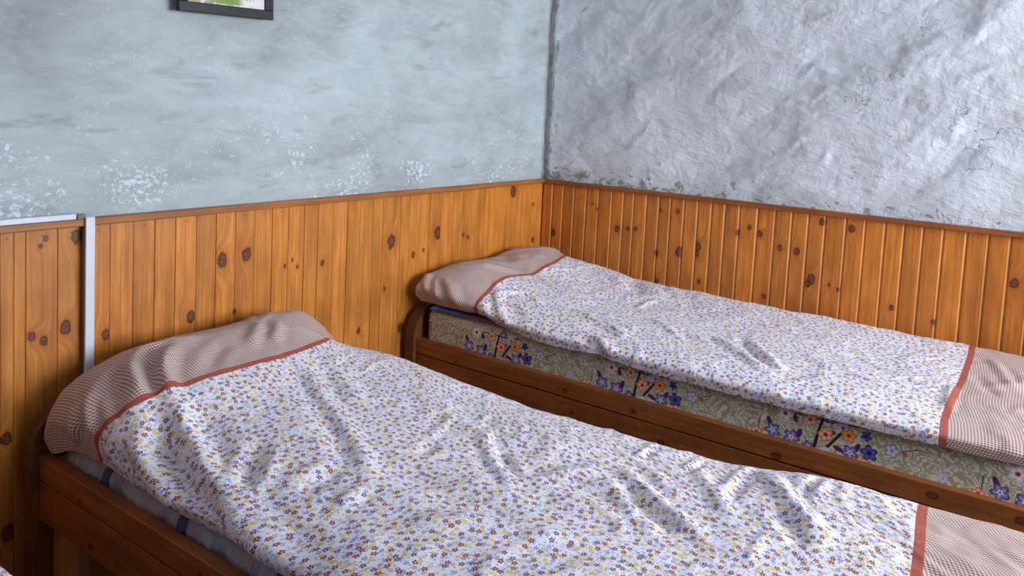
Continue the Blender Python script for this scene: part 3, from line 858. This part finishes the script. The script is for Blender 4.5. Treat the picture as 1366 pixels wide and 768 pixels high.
def right_disp(x, z):
    wx = fbm(x * 3, z * 3, 3, 40) * 0.07; wz = fbm(x * 3 + 7, z * 3, 3, 44) * 0.05
    X, Z = x + wx, z + wz
    d = Z - 0.30 * X                              # long trowel marks, slanting a little
    h = 0.024 * fbm(X * 1.4, d * 2.6, 2, 51) + 0.0115 * fbm(X * 2.8, d * 7.0, 3, 57, 0.40)
    crease = np.maximum(ridged(X * 2.6, d * 6.5, 2, 63) - 0.85, 0)
    h = h + 0.010 * crease * np.clip(fbm(x * 2, z * 2.5, 2, 66) + 0.45, 0, 1)
    h = h + 0.0030 * np.maximum(ridged(X * 6 + 1.5 * d, d * 17, 3, 75) - 0.95, 0) * np.clip(fbm(x * 2.5, z * 3, 2, 78) + 0.5, 0, 1.2)
    h = h + 0.0024 * fbm(X * 13 + 3 * d, d * 22, 4, 71, 0.6)
    h = h + 0.014 * sstep(x, 1.55, 1.85) * sstep(z, 2.0, 1.3) + 0.010 * np.exp(-(x / 0.045) ** 2)
    h = np.clip(h, -0.03, 0.045)
    return -0.013 + (h + 0.006) * (0.35 + 0.65 * sstep(z, 1.0, 1.10)) * sstep(z, 0.985, 1.02)


wall_left = plaster_wall('wall_left', M['plaster_left'], (0.02, RY), 560, 300, left_disp, lambda a, z, h: np.stack([h, a, z], -1))
wall_right = plaster_wall('wall_right', M['plaster_right'], (-0.02, RX), 600, 380, right_disp, lambda a, z, h: np.stack([a, -h, z], -1))
for o in (wall_left, wall_right):
    n = o.data.polygons[len(o.data.polygons) // 2].normal
    if (o is wall_left and n.x < 0) or (o is wall_right and n.y > 0):
        o.data.flip_normals()
floor = tag(box('floor', -0.06, RX + 0.1, RY - 0.1, 0.06, -0.08, 0.0, M['floor_wood']), kind='structure')
n_pl = 0
for i in range(33):                               # floor boards run along the left wall
    x0 = i * 0.12
    if x0 + 0.117 > RX: break
    me = box_mesh('floor_board', x0 + 0.001, x0 + 0.118, RY, 0.0, 0.0, 0.006, 0.0015, 1)
    link('floor_board', me, M['floor_wood'], floor)
ceiling = tag(box('ceiling', -0.06, RX + 0.1, RY - 0.1, 0.06, RZ, RZ + 0.1, M['ceiling']), kind='structure')
tag(box('wall_back', -0.06, RX + 0.1, RY - 0.1, RY, 0.0, RZ, M['wall']), kind='structure')
bm = bmesh.new()                                  # wall with the window opening
wf = [box_mesh('t', RX, RX + 0.1, RY, WIN_Y0, 0, RZ), box_mesh('t', RX, RX + 0.1, WIN_Y1, 0.06, 0, RZ),
      box_mesh('t', RX, RX + 0.1, WIN_Y0, WIN_Y1, 0, WIN_Z0), box_mesh('t', RX, RX + 0.1, WIN_Y0, WIN_Y1, WIN_Z1, RZ)]
for me in wf:
    bm.from_mesh(me)
me = bpy.data.meshes.new('wall_front'); bm.to_mesh(me); bm.free()
tag(link('wall_front', me, M['wall']), kind='structure')
win = tag(empty('window_1', (RX + 0.05, (WIN_Y0 + WIN_Y1) / 2, WIN_Z0)), kind='structure')
def wbox(name, y0, y1, z0, z1, mat, t=0.025):
    o = box(name, -t, t, y0, y1, z0, z1, mat, win)
    return o
wy, wz = (WIN_Y1 - WIN_Y0) / 2, WIN_Z1 - WIN_Z0
wbox('window_frame', -wy, wy, 0, 0.05, M['window_paint']); wbox('window_frame', -wy, wy, wz - 0.05, wz, M['window_paint'])
wbox('window_frame', -wy, -wy + 0.05, 0.05, wz - 0.05, M['window_paint']); wbox('window_frame', wy - 0.05, wy, 0.05, wz - 0.05, M['window_paint'])
wbox('mullion', -0.025, 0.025, 0.05, wz - 0.05, M['window_paint'])
wbox('pane', -wy + 0.05, -0.025, 0.05, wz - 0.05, M['glass'], 0.003); wbox('pane', 0.025, wy - 0.05, 0.05, wz - 0.05, M['glass'], 0.003)

# ------------------------------------------------------------------ pine panelling, board by board
LEFT_Y = [-2.353, -2.323, -2.296, -2.222, -2.157, -2.091, -2.027, -1.966, -1.904, -1.838, -1.774, -1.708, -1.638, -1.572, -1.509, -1.444, -1.385,
          -1.317, -1.252, -1.191, -1.127, -1.077, -0.98, -0.931, -0.871, -0.816, -0.747, -0.677, -0.608, -0.542, -0.462, -0.406, -0.339,
          -0.275, -0.216, -0.151, -0.086, -0.035, 0.0]
RIGHT_X = [0.0, 0.058, 0.117, 0.176, 0.241, 0.306, 0.375, 0.433, 0.485, 0.547, 0.606, 0.66, 0.722, 0.783, 0.844, 0.902, 0.963, 1.037, 1.107,
           1.172, 1.235, 1.298, 1.372, 1.44, 1.509, 1.572, 1.634, 1.698, 1.77, 1.836, 1.9]
y = LEFT_Y[0]
while y - 0.064 > RY:
    y -= 0.064; LEFT_Y.insert(0, y)
LEFT_Y.insert(0, RY)
x = RIGHT_X[-1]
while x + 0.064 < RX:
    x += 0.064; RIGHT_X.append(x)
RIGHT_X.append(RX)
KNOTS_L = [(-2.251, .976, .007), (-2.262, .958, .006), (-2.176, .973, .016), (-2.283, .735, .011), (-2.254, .718, .011), (-2.202, .742, .016), (-2.10, .702, .014),
           (-1.852, .703, .017), (-1.752, .856, .020), (-1.667, .862, .019), (-1.49, .821, .006), (-1.52, .805, .006), (-1.468, .795, .006), (-1.362, .794, .009),
           (-1.029, .830, .024), (-1.058, .655, .007), (-.962, .486, .016), (-.905, .764, .011), (-.844, .775, .007), (-.762, .836, .024), (-.60, .812, .008), (-.566, .797, .009),
           (-.246, .972, .024), (-.079, .90, .008), (-.066, .729, .012), (-2.34, .495, .014), (-2.335, .254, .018), (-1.705, .69, .008), (-1.18, .52, .010)]
KNOTS_R = [(.070, .768, .016), (.274, .928, .006), (.300, .908, .006), (.409, .83, .013), (.462, .838, .009), (.500, .841, .009), (.618, .625, .010), (.612, .939, .009),
           (.693, .943, .009), (.606, .748, .012), (.712, .769, .020), (.792, .806, .018), (.790, .775, .014), (.808, .658, .009), (.960, .887, .010), (1.007, .915, .010), (1.050, .894, .012),
           (1.133, .85, .012), (1.200, .845, .014), (1.262, .744, .018), (1.286, .972, .013), (1.393, .96, .014), (1.362, .72, .008), (1.250, .725, .014), (1.552, .688, .010),
           (1.922, .843, .016), (1.330, .734, .006), (1.085, .644, .010), (1.69, .66, .009)]


def board_mesh(w, thick, cw, cd, z0, z1):
    """Board with chamfered long edges, front face toward local -Y."""
    h = w / 2 - 0.0004
    prof = [(-h, thick), (-h, cd), (-h + cw, 0.0), (h - cw, 0.0), (h, cd), (h, thick)]
    V = [(px, py, z0) for px, py in prof] + [(px, py, z1) for px, py in prof]
    n = len(prof)
    F = [(i, (i + 1) % n, n + (i + 1) % n, n + i) for i in range(n)] + [tuple(reversed(range(n))), tuple(range(n, 2 * n))]
    me = mesh('board', V, F)
    bm = bmesh.new(); bm.from_mesh(me); bmesh.ops.recalc_face_normals(bm, faces=bm.faces); bm.to_mesh(me); bm.free()
    return me


NAILS = ((0.0, 0.984), (0.004, 0.5))
pine_l = [wood('pine_board_left_%d' % i, *PINE_L, nails=NAILS if i != 1 else ()) for i in range(2)]
pine_r = [wood('pine_board_right_%d' % i, *PINE_R, nails=NAILS if i != 1 else (), edge_highlight=True) for i in range(2)]
cache = {}
GAPS = {-0.98: 0.0022, -1.385: 0.0010, -1.904: 0.0008, -1.191: 0.0006}
def panel(edges, knots, wall, side):
    for i, (a, b) in enumerate(zip(edges[:-1], edges[1:])):
        if side == 'left': b -= GAPS.get(b, 0.0)
        w, c = b - a, (a + b) / 2
        ks = [(ka - c, kl, kr) for ka, kl, kr in knots if a - kr * 0.5 < ka < b + kr * 0.5]
        if side == 'left':
            mat = wood('pine_board_left_knotty', *PINE_L, knots=ks, nails=NAILS) if ks else pine_l[i % 2]
            key = ('l', round(w, 3))
            if key not in cache: cache[key] = board_mesh(w, 0.012, 0.0014, 0.0016, 0.02, 1.0)
        else:
            mat = wood('pine_board_right_knotty', *PINE_R, knots=ks, nails=NAILS, edge_highlight=True) if ks else pine_r[i % 2]
            key = ('r', round(w, 3))
            if key not in cache: cache[key] = board_mesh(w, 0.012, 0.0060, 0.0055, 0.02, 1.0)
        me = cache[key]
        if not me.materials: me.materials.append(None)
        o = bpy.data.objects.new('board', me)
        COL.objects.link(o)
        o.material_slots[0].link = 'OBJECT'; o.material_slots[0].material = mat
        d = random.uniform(-0.0016, 0.0008)
        if side == 'left':
            o.location = (d, c, 0); o.rotation_euler = (0, 0, math.pi / 2)
        else:
            o.location = (c, d * 0.5, 0)
        o.parent = wall


panel(LEFT_Y, KNOTS_L, wall_left, 'left')
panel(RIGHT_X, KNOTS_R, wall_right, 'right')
tag(box('trim_1', -0.012, 0.018, RY, 0.0, 1.0, 1.019, M['trim_wood_y'], bevel=0.0025), kind='structure')
tag(box('trim_2', 0.018, RX, -0.018, 0.012, 1.0, 1.019, M['trim_wood_x'], bevel=0.0025), kind='structure')

# ------------------------------------------------------------------ picture and cable duct
pic = tag(empty('picture_frame', (0.013, -1.768, 1.577)), 'black-framed landscape picture hanging high on the painted plaster wall', 'picture')
pic.rotation_euler = (0, math.radians(-1.8), 0)
pic.rotation_euler = Matrix.Rotation(math.radians(1.8), 3, 'X').to_euler()
PW, PH, PB = 0.312, 0.240, 0.028
def pbox(name, a0, a1, z0, z1, x0, x1, mat, bev=0.0):
    o = box(name, x0, x1, a0, a1, z0, z1, mat, pic, bev)
    return o
pbox('frame_bar', -PW / 2, PW / 2, 0, PB, 0, 0.018, M['black'], 0.002); pbox('frame_bar', -PW / 2, PW / 2, PH - PB, PH, 0, 0.018, M['black'], 0.002)
pbox('frame_bar', -PW / 2, -PW / 2 + PB, PB, PH - PB, 0, 0.018, M['black'], 0.002); pbox('frame_bar', PW / 2 - PB, PW / 2, PB, PH - PB, 0, 0.018, M['black'], 0.002)
pr = box('print', -(PW / 2 - PB), PW / 2 - PB, -0.001, 0.001, 0.0, PH - 2 * PB, M['print'], pic)
pr.location = (0.009, 0, PB); pr.rotation_euler = (0, 0, math.pi / 2)
pbox('backing', -PW / 2 + 0.01, PW / 2 - 0.01, 0.01, PH - 0.01, 0.001, 0.006, M['backing'])

duct = tag(empty('cable_duct', (0, -2.155, 0)), 'white plastic cable duct running along and down the panelling', 'cable duct')
def dbox(name, *a, bev=0.0015):
    o = box(name, *a[:6], a[6], duct, bev)
    return o
dbox('horizontal_cover', 0.0, 0.016, RY + 2.155, -0.030, 1.0195, 1.033, M['white_plastic'])
dbox('corner_base', 0.0, 0.020, -0.029, -0.008, 1.0195, 1.031, M['grey_plastic'])
dbox('vertical_cover', 0.0185, 0.0265, -0.0115, 0.0115, 0.25, 1.024, M['white_plastic'])
dbox('vertical_base', 0.002, 0.0183, -0.010, 0.010, 0.25, 0.998, M['grey_plastic'])

# ------------------------------------------------------------------ bed frames
def headboard_mesh(y0, y1, z0, z1, r, x0, x1):
    pts = [(y0, z0)]
    for i in range(13):
        a = math.pi - i / 12 * math.pi / 2
        pts.append((y0 + r + r * math.cos(a), z1 - r + r * math.sin(a)))
    for i in range(13):
        a = math.pi / 2 - i / 12 * math.pi / 2
        pts.append((y1 - r + r * math.cos(a), z1 - r + r * math.sin(a)))
    pts.append((y1, z0))
    return pts


def extrude_x(name, pts, x0, x1):
    n = len(pts)
    V = [(x0, a, b) for a, b in pts] + [(x1, a, b) for a, b in pts]
    F = [(i, (i + 1) % n, n + (i + 1) % n, n + i) for i in range(n)] + [tuple(reversed(range(n))), tuple(range(n, 2 * n))]
    me = mesh(name, V, F)
    bm = bmesh.new(); bm.from_mesh(me); bmesh.ops.recalc_face_normals(bm, faces=bm.faces); bm.to_mesh(me); bm.free()
    return me


def bed_frame(label):
    root = tag(empty('bed_frame', (1.05, -0.475, 0)), label, 'bed', 'wooden single bed frames')
    ox, oy = 1.05, -0.475
    def part(name, me, mat):
        me.transform(Matrix.Translation((-ox, -oy, 0)))
        return link(name, me, mat, root)
    def bx(name, x0, x1, y0, y1, z0, z1, mat, bev=0.003):
        o = link(name, box_mesh(name, x0, x1, y0, y1, z0, z1, bev), mat, root)
        o.data.transform(Matrix.Translation((-x0, -y0, -z0)))
        o.location = (x0 - ox, y0 - oy, z0)
        return o
    N, Fy = -0.942, -0.008
    pts = headboard_mesh(-0.955, -0.008, 0.377, 0.570, 0.11, 0, 0)
    part('headboard', extrude_x('headboard', pts, 0.032, 0.066), M['head_wood'])
    # bent strip round the edge of the headboard
    inner = headboard_mesh(-0.955, -0.008, 0.377, 0.570, 0.11, 0, 0)
    outer = headboard_mesh(-0.962, -0.001, 0.377, 0.577, 0.117, 0, 0)
    n = len(inner)
    V = [(0.028, *p) for p in inner] + [(0.028, *p) for p in outer] + [(0.070, *p) for p in inner] + [(0.070, *p) for p in outer]
    F = []
    for i in range(n - 1):
        F += [(i, i + 1, n + i + 1, n + i), (2 * n + i, 3 * n + i, 3 * n + i + 1, 2 * n + i + 1), (n + i, n + i + 1, 3 * n + i + 1, 3 * n + i), (i, 2 * n + i, 2 * n + i + 1, i + 1)]
    F += [(0, n, 3 * n, 2 * n), (n - 1, 3 * n - 1, 4 * n - 1, 2 * n - 1)]
    me = mesh('edge_band', V, F)
    b = bmesh.new(); b.from_mesh(me); bmesh.ops.recalc_face_normals(b, faces=b.faces); b.to_mesh(me); b.free()
    part('edge_band', me, M['edge_wood'])
    bx('leg', 0.010, 0.064, N - 0.004, N + 0.06, 0.006, 0.376, M['head_wood']); bx('leg', 0.010, 0.064, Fy - 0.06, Fy, 0.006, 0.376, M['head_wood'])
    for y0 in (N + 0.034, Fy - 0.075):            # inner, unstained leg boards behind the rails
        bx('leg_board', 0.066, 0.190, y0, y0 + 0.035, 0.006, 0.44, M['pale_wood'])
    for y0 in (N, Fy - 0.030):
        bx('rail_plank', 0.065, 2.105, y0, y0 + 0.030, 0.3985, 0.456, M['rail_wood'], 0.0025)
        bx('rail_plank', 0.065, 2.105, y0 + 0.001, y0 + 0.030, 0.298, 0.3942, M['rail_wood_low'], 0.0025)
    bx('stretcher', 0.085, 0.115, N + 0.070, Fy - 0.076, 0.085, 0.172, M['pale_wood'])
    bx('footboard', 2.106, 2.136, N, Fy, 0.298, 0.480, M['head_wood'])
    for y0 in (N + 0.031, Fy - 0.091):
        bx('leg', 2.04, 2.10, y0, y0 + 0.06, 0.006, 0.44, M['head_wood'])
    for i in range(12):
        xs = 0.25 + i * 0.16
        bx('slat', xs, xs + 0.07, N + 0.031, Fy - 0.031, 0.306, 0.322, M['pale_wood'], 0.0)
    bx('slat_bearer', 0.195, 2.03, N + 0.031, N + 0.055, 0.280, 0.305, M['pale_wood'], 0.0)
    bx('slat_bearer', 0.195, 2.03, Fy - 0.055, Fy - 0.031, 0.280, 0.305, M['pale_wood'], 0.0)
    return root


def copy_tree(o, parent=None):
    c = o.copy(); COL.objects.link(c); c.parent = parent
    for ch in list(o.children):
        copy_tree(ch, c)
    return c


DY1, DY3 = -1.353, -2.573
frame_far = bed_frame('stained wooden bed frame against the ridged panelling, under the flowered mattress')
frame_near = copy_tree(frame_far); frame_near.location.y += DY1
frame_near['label'] = 'stained wooden bed frame in front, with pale leg and rail showing at lower left'
frame_third = copy_tree(frame_far); frame_third.location.y += DY3
frame_third['label'] = 'wooden bed frame of the third bed, under the duvet in the lower left corner'


# ------------------------------------------------------------------ mattresses
def mattress_mesh(name, x0, x1, y0, y1, z0, z1, r, disp, uvf, nx=260, npr=96):
    pts = []
    for cy, cz, a0 in ((y0 + r, z0 + r, 180), (y1 - r, z0 + r, 270), (y1 - r, z1 - r, 0), (y0 + r, z1 - r, 90)):
        for i in range(9):
            a = math.radians(a0 + i * 90 / 8)
            pts.append((cy + r * math.cos(a), cz + r * math.sin(a)))
    pts = np.array(pts + [pts[0]])
    L = np.concatenate([[0], np.cumsum(np.linalg.norm(np.diff(pts, axis=0), axis=1))])
    s = np.linspace(0, L[-1], npr, endpoint=False)
    P = np.stack([np.interp(s, L, pts[:, 0]), np.interp(s, L, pts[:, 1])], -1)
    Nn = np.roll(P, -1, 0) - np.roll(P, 1, 0); Nn = np.stack([Nn[:, 1], -Nn[:, 0]], -1); Nn /= np.linalg.norm(Nn, axis=1, keepdims=True)
    xs = np.linspace(x0, x1, nx)
    end = np.minimum(np.minimum(xs - x0, x1 - xs) / 0.03, 1.0)
    inset = (1 - np.sqrt(np.clip(1 - (1 - end) ** 2, 0, 1))) * 0.025
    S, Xg = np.meshgrid(s, xs)
    d = disp(Xg, S, P) - inset[:, None]
    V = np.zeros((nx, npr, 3)); V[..., 0] = Xg
    V[..., 1] = P[None, :, 0] + Nn[None, :, 0] * d; V[..., 2] = P[None, :, 1] + Nn[None, :, 1] * d
    i, j = np.meshgrid(np.arange(nx - 1), np.arange(npr), indexing='ij')
    a = (i * npr + j).ravel(); b_ = (i * npr + (j + 1) % npr).ravel()
    F = [tuple(q) for q in np.stack([a, b_, b_ + npr, a + npr], -1)]
    F += [tuple(reversed(range(npr))), tuple(range((nx - 1) * npr, nx * npr))]
    me = mesh(name, V.reshape(-1, 3), F, smooth=True)
    bm = bmesh.new(); bm.from_mesh(me); bmesh.ops.recalc_face_normals(bm, faces=bm.faces); bm.to_mesh(me); bm.free()
    uvl = me.uv_layers.new(name='UVMap')
    li = np.zeros(len(me.loops), np.int32); me.loops.foreach_get('vertex_index', li)
    co = np.zeros(len(me.vertices) * 3, np.float32); me.vertices.foreach_get('co', co); co = co.reshape(-1, 3)
    uvl.data.foreach_set('uv', uvf(co)[li].astype(np.float32).ravel())
    return me


def sheet_disp(X, S, P):
    g = 0.0075 * ridged(X * 9 + 0.4 * fbm(X * 5, S * 5, 2, 5), S * 3, 3, 80) - 0.004
    return g + 0.002 * fbm(X * 30, S * 12, 2, 84)


me = mattress_mesh('mattress', 0.092, 2.09, -2.254, -1.395, 0.325, 0.484, 0.030, sheet_disp, lambda c: np.stack([c[:, 0], c[:, 1] + c[:, 2]], -1), 420, 150)
near_mat = tag(link('mattress', me, M['sheet']), 'mattress in pale sheet with dark blue stripes, under the front duvet', 'mattress')
me2 = mattress_mesh('mattress', 0.092, 2.09, -0.918, -0.045, 0.325, 0.572, 0.030, lambda X, S, P: 0.0016 * fbm(X * 3, S * 4, 2, 90) + 0 * X,
                    lambda c: np.stack([c[:, 0], c[:, 2] - 0.455 + (c[:, 1] + 0.918)], -1), 200, 110)
far_mat = tag(link('mattress', me2, M['ticking']), 'greenish beige mattress printed with purple and orange blossoms, by the panelling', 'mattress')
third_mat = near_mat.copy(); COL.objects.link(third_mat); third_mat.location.y = DY3 - DY1
third_mat['label'] = 'mattress of the third bed, hidden under the duvet in the lower left corner'


# ------------------------------------------------------------------ duvets
def fold_field(B, folds):
    V = B.reshape(-1, 3); out = np.zeros(len(V))
    for amp, wid, pts in folds:
        p = np.array(pts, float); w = wid / 1000 * 1.15; amp = amp * 1.15
        seg = np.linalg.norm(np.diff(p, axis=0), axis=1); tot = max(seg.sum(), 1e-6); acc = 0
        best = np.full(len(V), 9.0); tb = np.zeros(len(V))
        lo, hi = p.min(0) - 4 * w, p.max(0) + 4 * w
        sel = np.where(((V > lo) & (V < hi)).all(1))[0]
        if len(sel) == 0: continue
        Vs = V[sel]; bs = best[sel]; ts = tb[sel]
        for a, b, l in zip(p[:-1], p[1:], seg):
            ba = b - a; t = np.clip(((Vs - a) @ ba) / max(ba @ ba, 1e-9), 0, 1)
            d = np.linalg.norm(Vs - a - t[:, None] * ba, axis=1)
            m_ = d < bs
            bs = np.where(m_, d, bs); ts = np.where(m_, (acc + t * l) / tot, ts); acc += l
        taper = np.clip(np.minimum(ts, 1 - ts) * 5 + 0.25, 0, 1)
        q = bs / w
        prof = np.exp(-q ** 2) - 0.28 * np.exp(-((q - 1.9) / 0.8) ** 2)
        out[sel] += amp / 1000 * prof * taper
    return out.reshape(B.shape[:2])


def duvet(label, base, folds, seed, ztop, wall_side):
    B, idx = base
    n, m_ = B.shape[:2]
    N = normals(B)
    if N[..., 2].mean() < 0: N = -N
    u, v = arclen(B)
    u = u - u[idx[1]][None, :] + 0.36
    wx = 0.05 * fbm(u * 4, v * 4, 2, seed + 30); wv = 0.05 * fbm(u * 4 + 9, v * 4, 2, seed + 31)
    U, W = u + wx, v + wv
    h = 0.0050 * fbm(u * 3.2, v * 3.8, 2, seed)
    rg = ridged(U * 6 + W * 2.2, W * 5 - U * 2.0, 2, seed + 3)
    h += 0.0048 * np.maximum(rg - 0.75, 0) * (0.4 + np.clip(fbm(u * 2.5, v * 2.5, 2, seed + 4) + 0.6, 0, 1.4))
    rg2 = ridged(U * 14 - W * 4, W * 11, 2, seed + 5)
    h += 0.0026 * np.maximum(rg2 - 0.75, 0) * np.clip(fbm(u * 3, v * 3, 2, seed + 6) + 0.5, 0, 1.2)
    h += 0.0007 * fbm(U * 38, W * 38, 2, seed + 8)
    h += fold_field(B, folds)
    vn = np.minimum((v - v[:, :1]) / 0.05, 1.0); vf = np.minimum((v[:, -1:] - v) / 0.05, 1.0)
    un = np.clip((np.arange(n)[:, None] - 3) / 18, 0, 1) * np.clip((n - 4 - np.arange(n)[:, None]) / 10, 0, 1)
    side = 0.30 + 0.70 * vn
    if wall_side: h = np.where(vf < 1, np.minimum(h, 0.004), h)
    V = B + N * (h * side * (0.25 + 0.75 * vf) * un)[..., None]
    # slack hem: small scallops up and down along the near side
    hem = np.exp(-((v - v[:, :1]) / 0.03) ** 2) * un
    V[..., 2] += hem * 0.0045 * fbm(u * 5.5, 0 * u + seed, 3, seed + 12)
    V = blur(V, 1)
    NN = normals(V)
    if (NN[..., 2].mean()) < 0: NN = -NN
    root = tag(empty('duvet', (1.05, float(V[..., 1].mean()), ztop)), label, 'duvet', 'flowered duvets on the beds')
    off = np.array(root.location)
    cuts = [('gingham_panel', 0, idx[1], 'gingham'), ('border_band', idx[1], idx[2], 'border'), ('floral_panel', idx[2], idx[3], 'floral'),
            ('border_band', idx[3], idx[4], 'border'), ('gingham_panel', idx[4], n - 1, 'gingham')]
    for nm, a, b, mt in cuts:
        S = V[a:b + 1]; k_ = b - a + 1
        F = grid_faces(k_, m_)
        me = np_mesh(nm, S.reshape(-1, 3) - off, F)
        ri = (k_ - 1) // 2
        if me.polygons[ri * (m_ - 1) + m_ // 2].normal.dot(Vector(NN[a + ri, m_ // 2])) < 0:
            me.flip_normals()
        uvl = me.uv_layers.new(name='UVMap')
        li = np.zeros(len(me.loops), np.int32); me.loops.foreach_get('vertex_index', li)
        UVa = np.stack([u[a:b + 1], v[a:b + 1]], -1).reshape(-1, 2)
        uvl.data.foreach_set('uv', UVa[li].astype(np.float32).ravel())
        me.normals_split_custom_set_from_vertices(NN[a:b + 1].reshape(-1, 3).tolist())
        link(nm, me, M[mt], root)
    # the underside, lying on the mattress
    r0, r1 = V[:, 0], V[:, -1]
    q0 = r0.copy(); q0[:, 1] += 0.045; q0[:, 2] = ztop; q1 = r1.copy(); q1[:, 1] -= 0.045; q1[:, 2] = ztop
    L = np.stack([r0, q0, q1, r1], 1)
    me = np_mesh('underside', L.reshape(-1, 3) - off, grid_faces(n, 4)[:, ::-1], smooth=False)
    uvl = me.uv_layers.new(name='UVMap')
    link('underside', me, M['floral'], root)
    return root


duvet_near = duvet('flowered duvet with brown gingham ends on the front bed', base_1(), FOLDS_1, 100, 0.490, False)
duvet_far = duvet('flowered duvet with brown gingham ends on the bed by the ridged panelling', base_2(), FOLDS_2, 200, 0.600, True)
duvet_third = copy_tree(duvet_near); duvet_third.location.y += DY3 - DY1
duvet_third['label'] = 'edge of a third flowered duvet in the lower left corner'

# folded blue blanket peeping out from under the far duvet's head end
na, nb = 90, 60
a, b = np.meshgrid(np.linspace(0.115, 0.455, na), np.linspace(-0.922, -0.55, nb), indexing='ij')
edge = 0.010 * fbm(a * 14, 0 * a, 2, 300)
by = b + edge * (1 - (b + 0.922) / 0.372)
end = np.sqrt(np.clip(np.minimum(np.minimum(a - 0.115, 0.455 - a) / 0.02, np.minimum(b + 0.922, -0.55 - b) / 0.012), 0, 1))
thick = 0.008 + 0.004 * fbm(a * 12, b * 9, 2, 310)
zt = 0.5765 + (0.002 + thick * end) * (1 - 0.55 * sstep(a, 0.30, 0.45)); zb = np.full_like(zt, 0.5755)
V = np.concatenate([np.stack([a, by, zt], -1).reshape(-1, 3), np.stack([a, by, zb], -1).reshape(-1, 3)])
G = grid_faces(na, nb); F = [tuple(q) for q in G] + [tuple(q[::-1] + na * nb) for q in G]
loop = [i * nb for i in range(na)] + [(na - 1) * nb + j for j in range(1, nb)] + [i * nb + nb - 1 for i in range(na - 2, -1, -1)] + [j for j in range(nb - 2, 0, -1)]
for p_, q_ in zip(loop, loop[1:] + loop[:1]):
    F.append((q_, p_, p_ + na * nb, q_ + na * nb))
me = mesh('blanket', V, F, smooth=True)
bm = bmesh.new(); bm.from_mesh(me); bmesh.ops.recalc_face_normals(bm, faces=bm.faces); bm.to_mesh(me); bm.free()
uvl = me.uv_layers.new(name='UVMap')
for lp in me.loops:
    c = me.vertices[lp.vertex_index].co
    uvl.data[lp.index].uv = (c.x, c.y)
tag(link('blanket', me, M['blue_cloth']), 'folded blue blanket peeping out between flowered mattress and duvet', 'blanket')
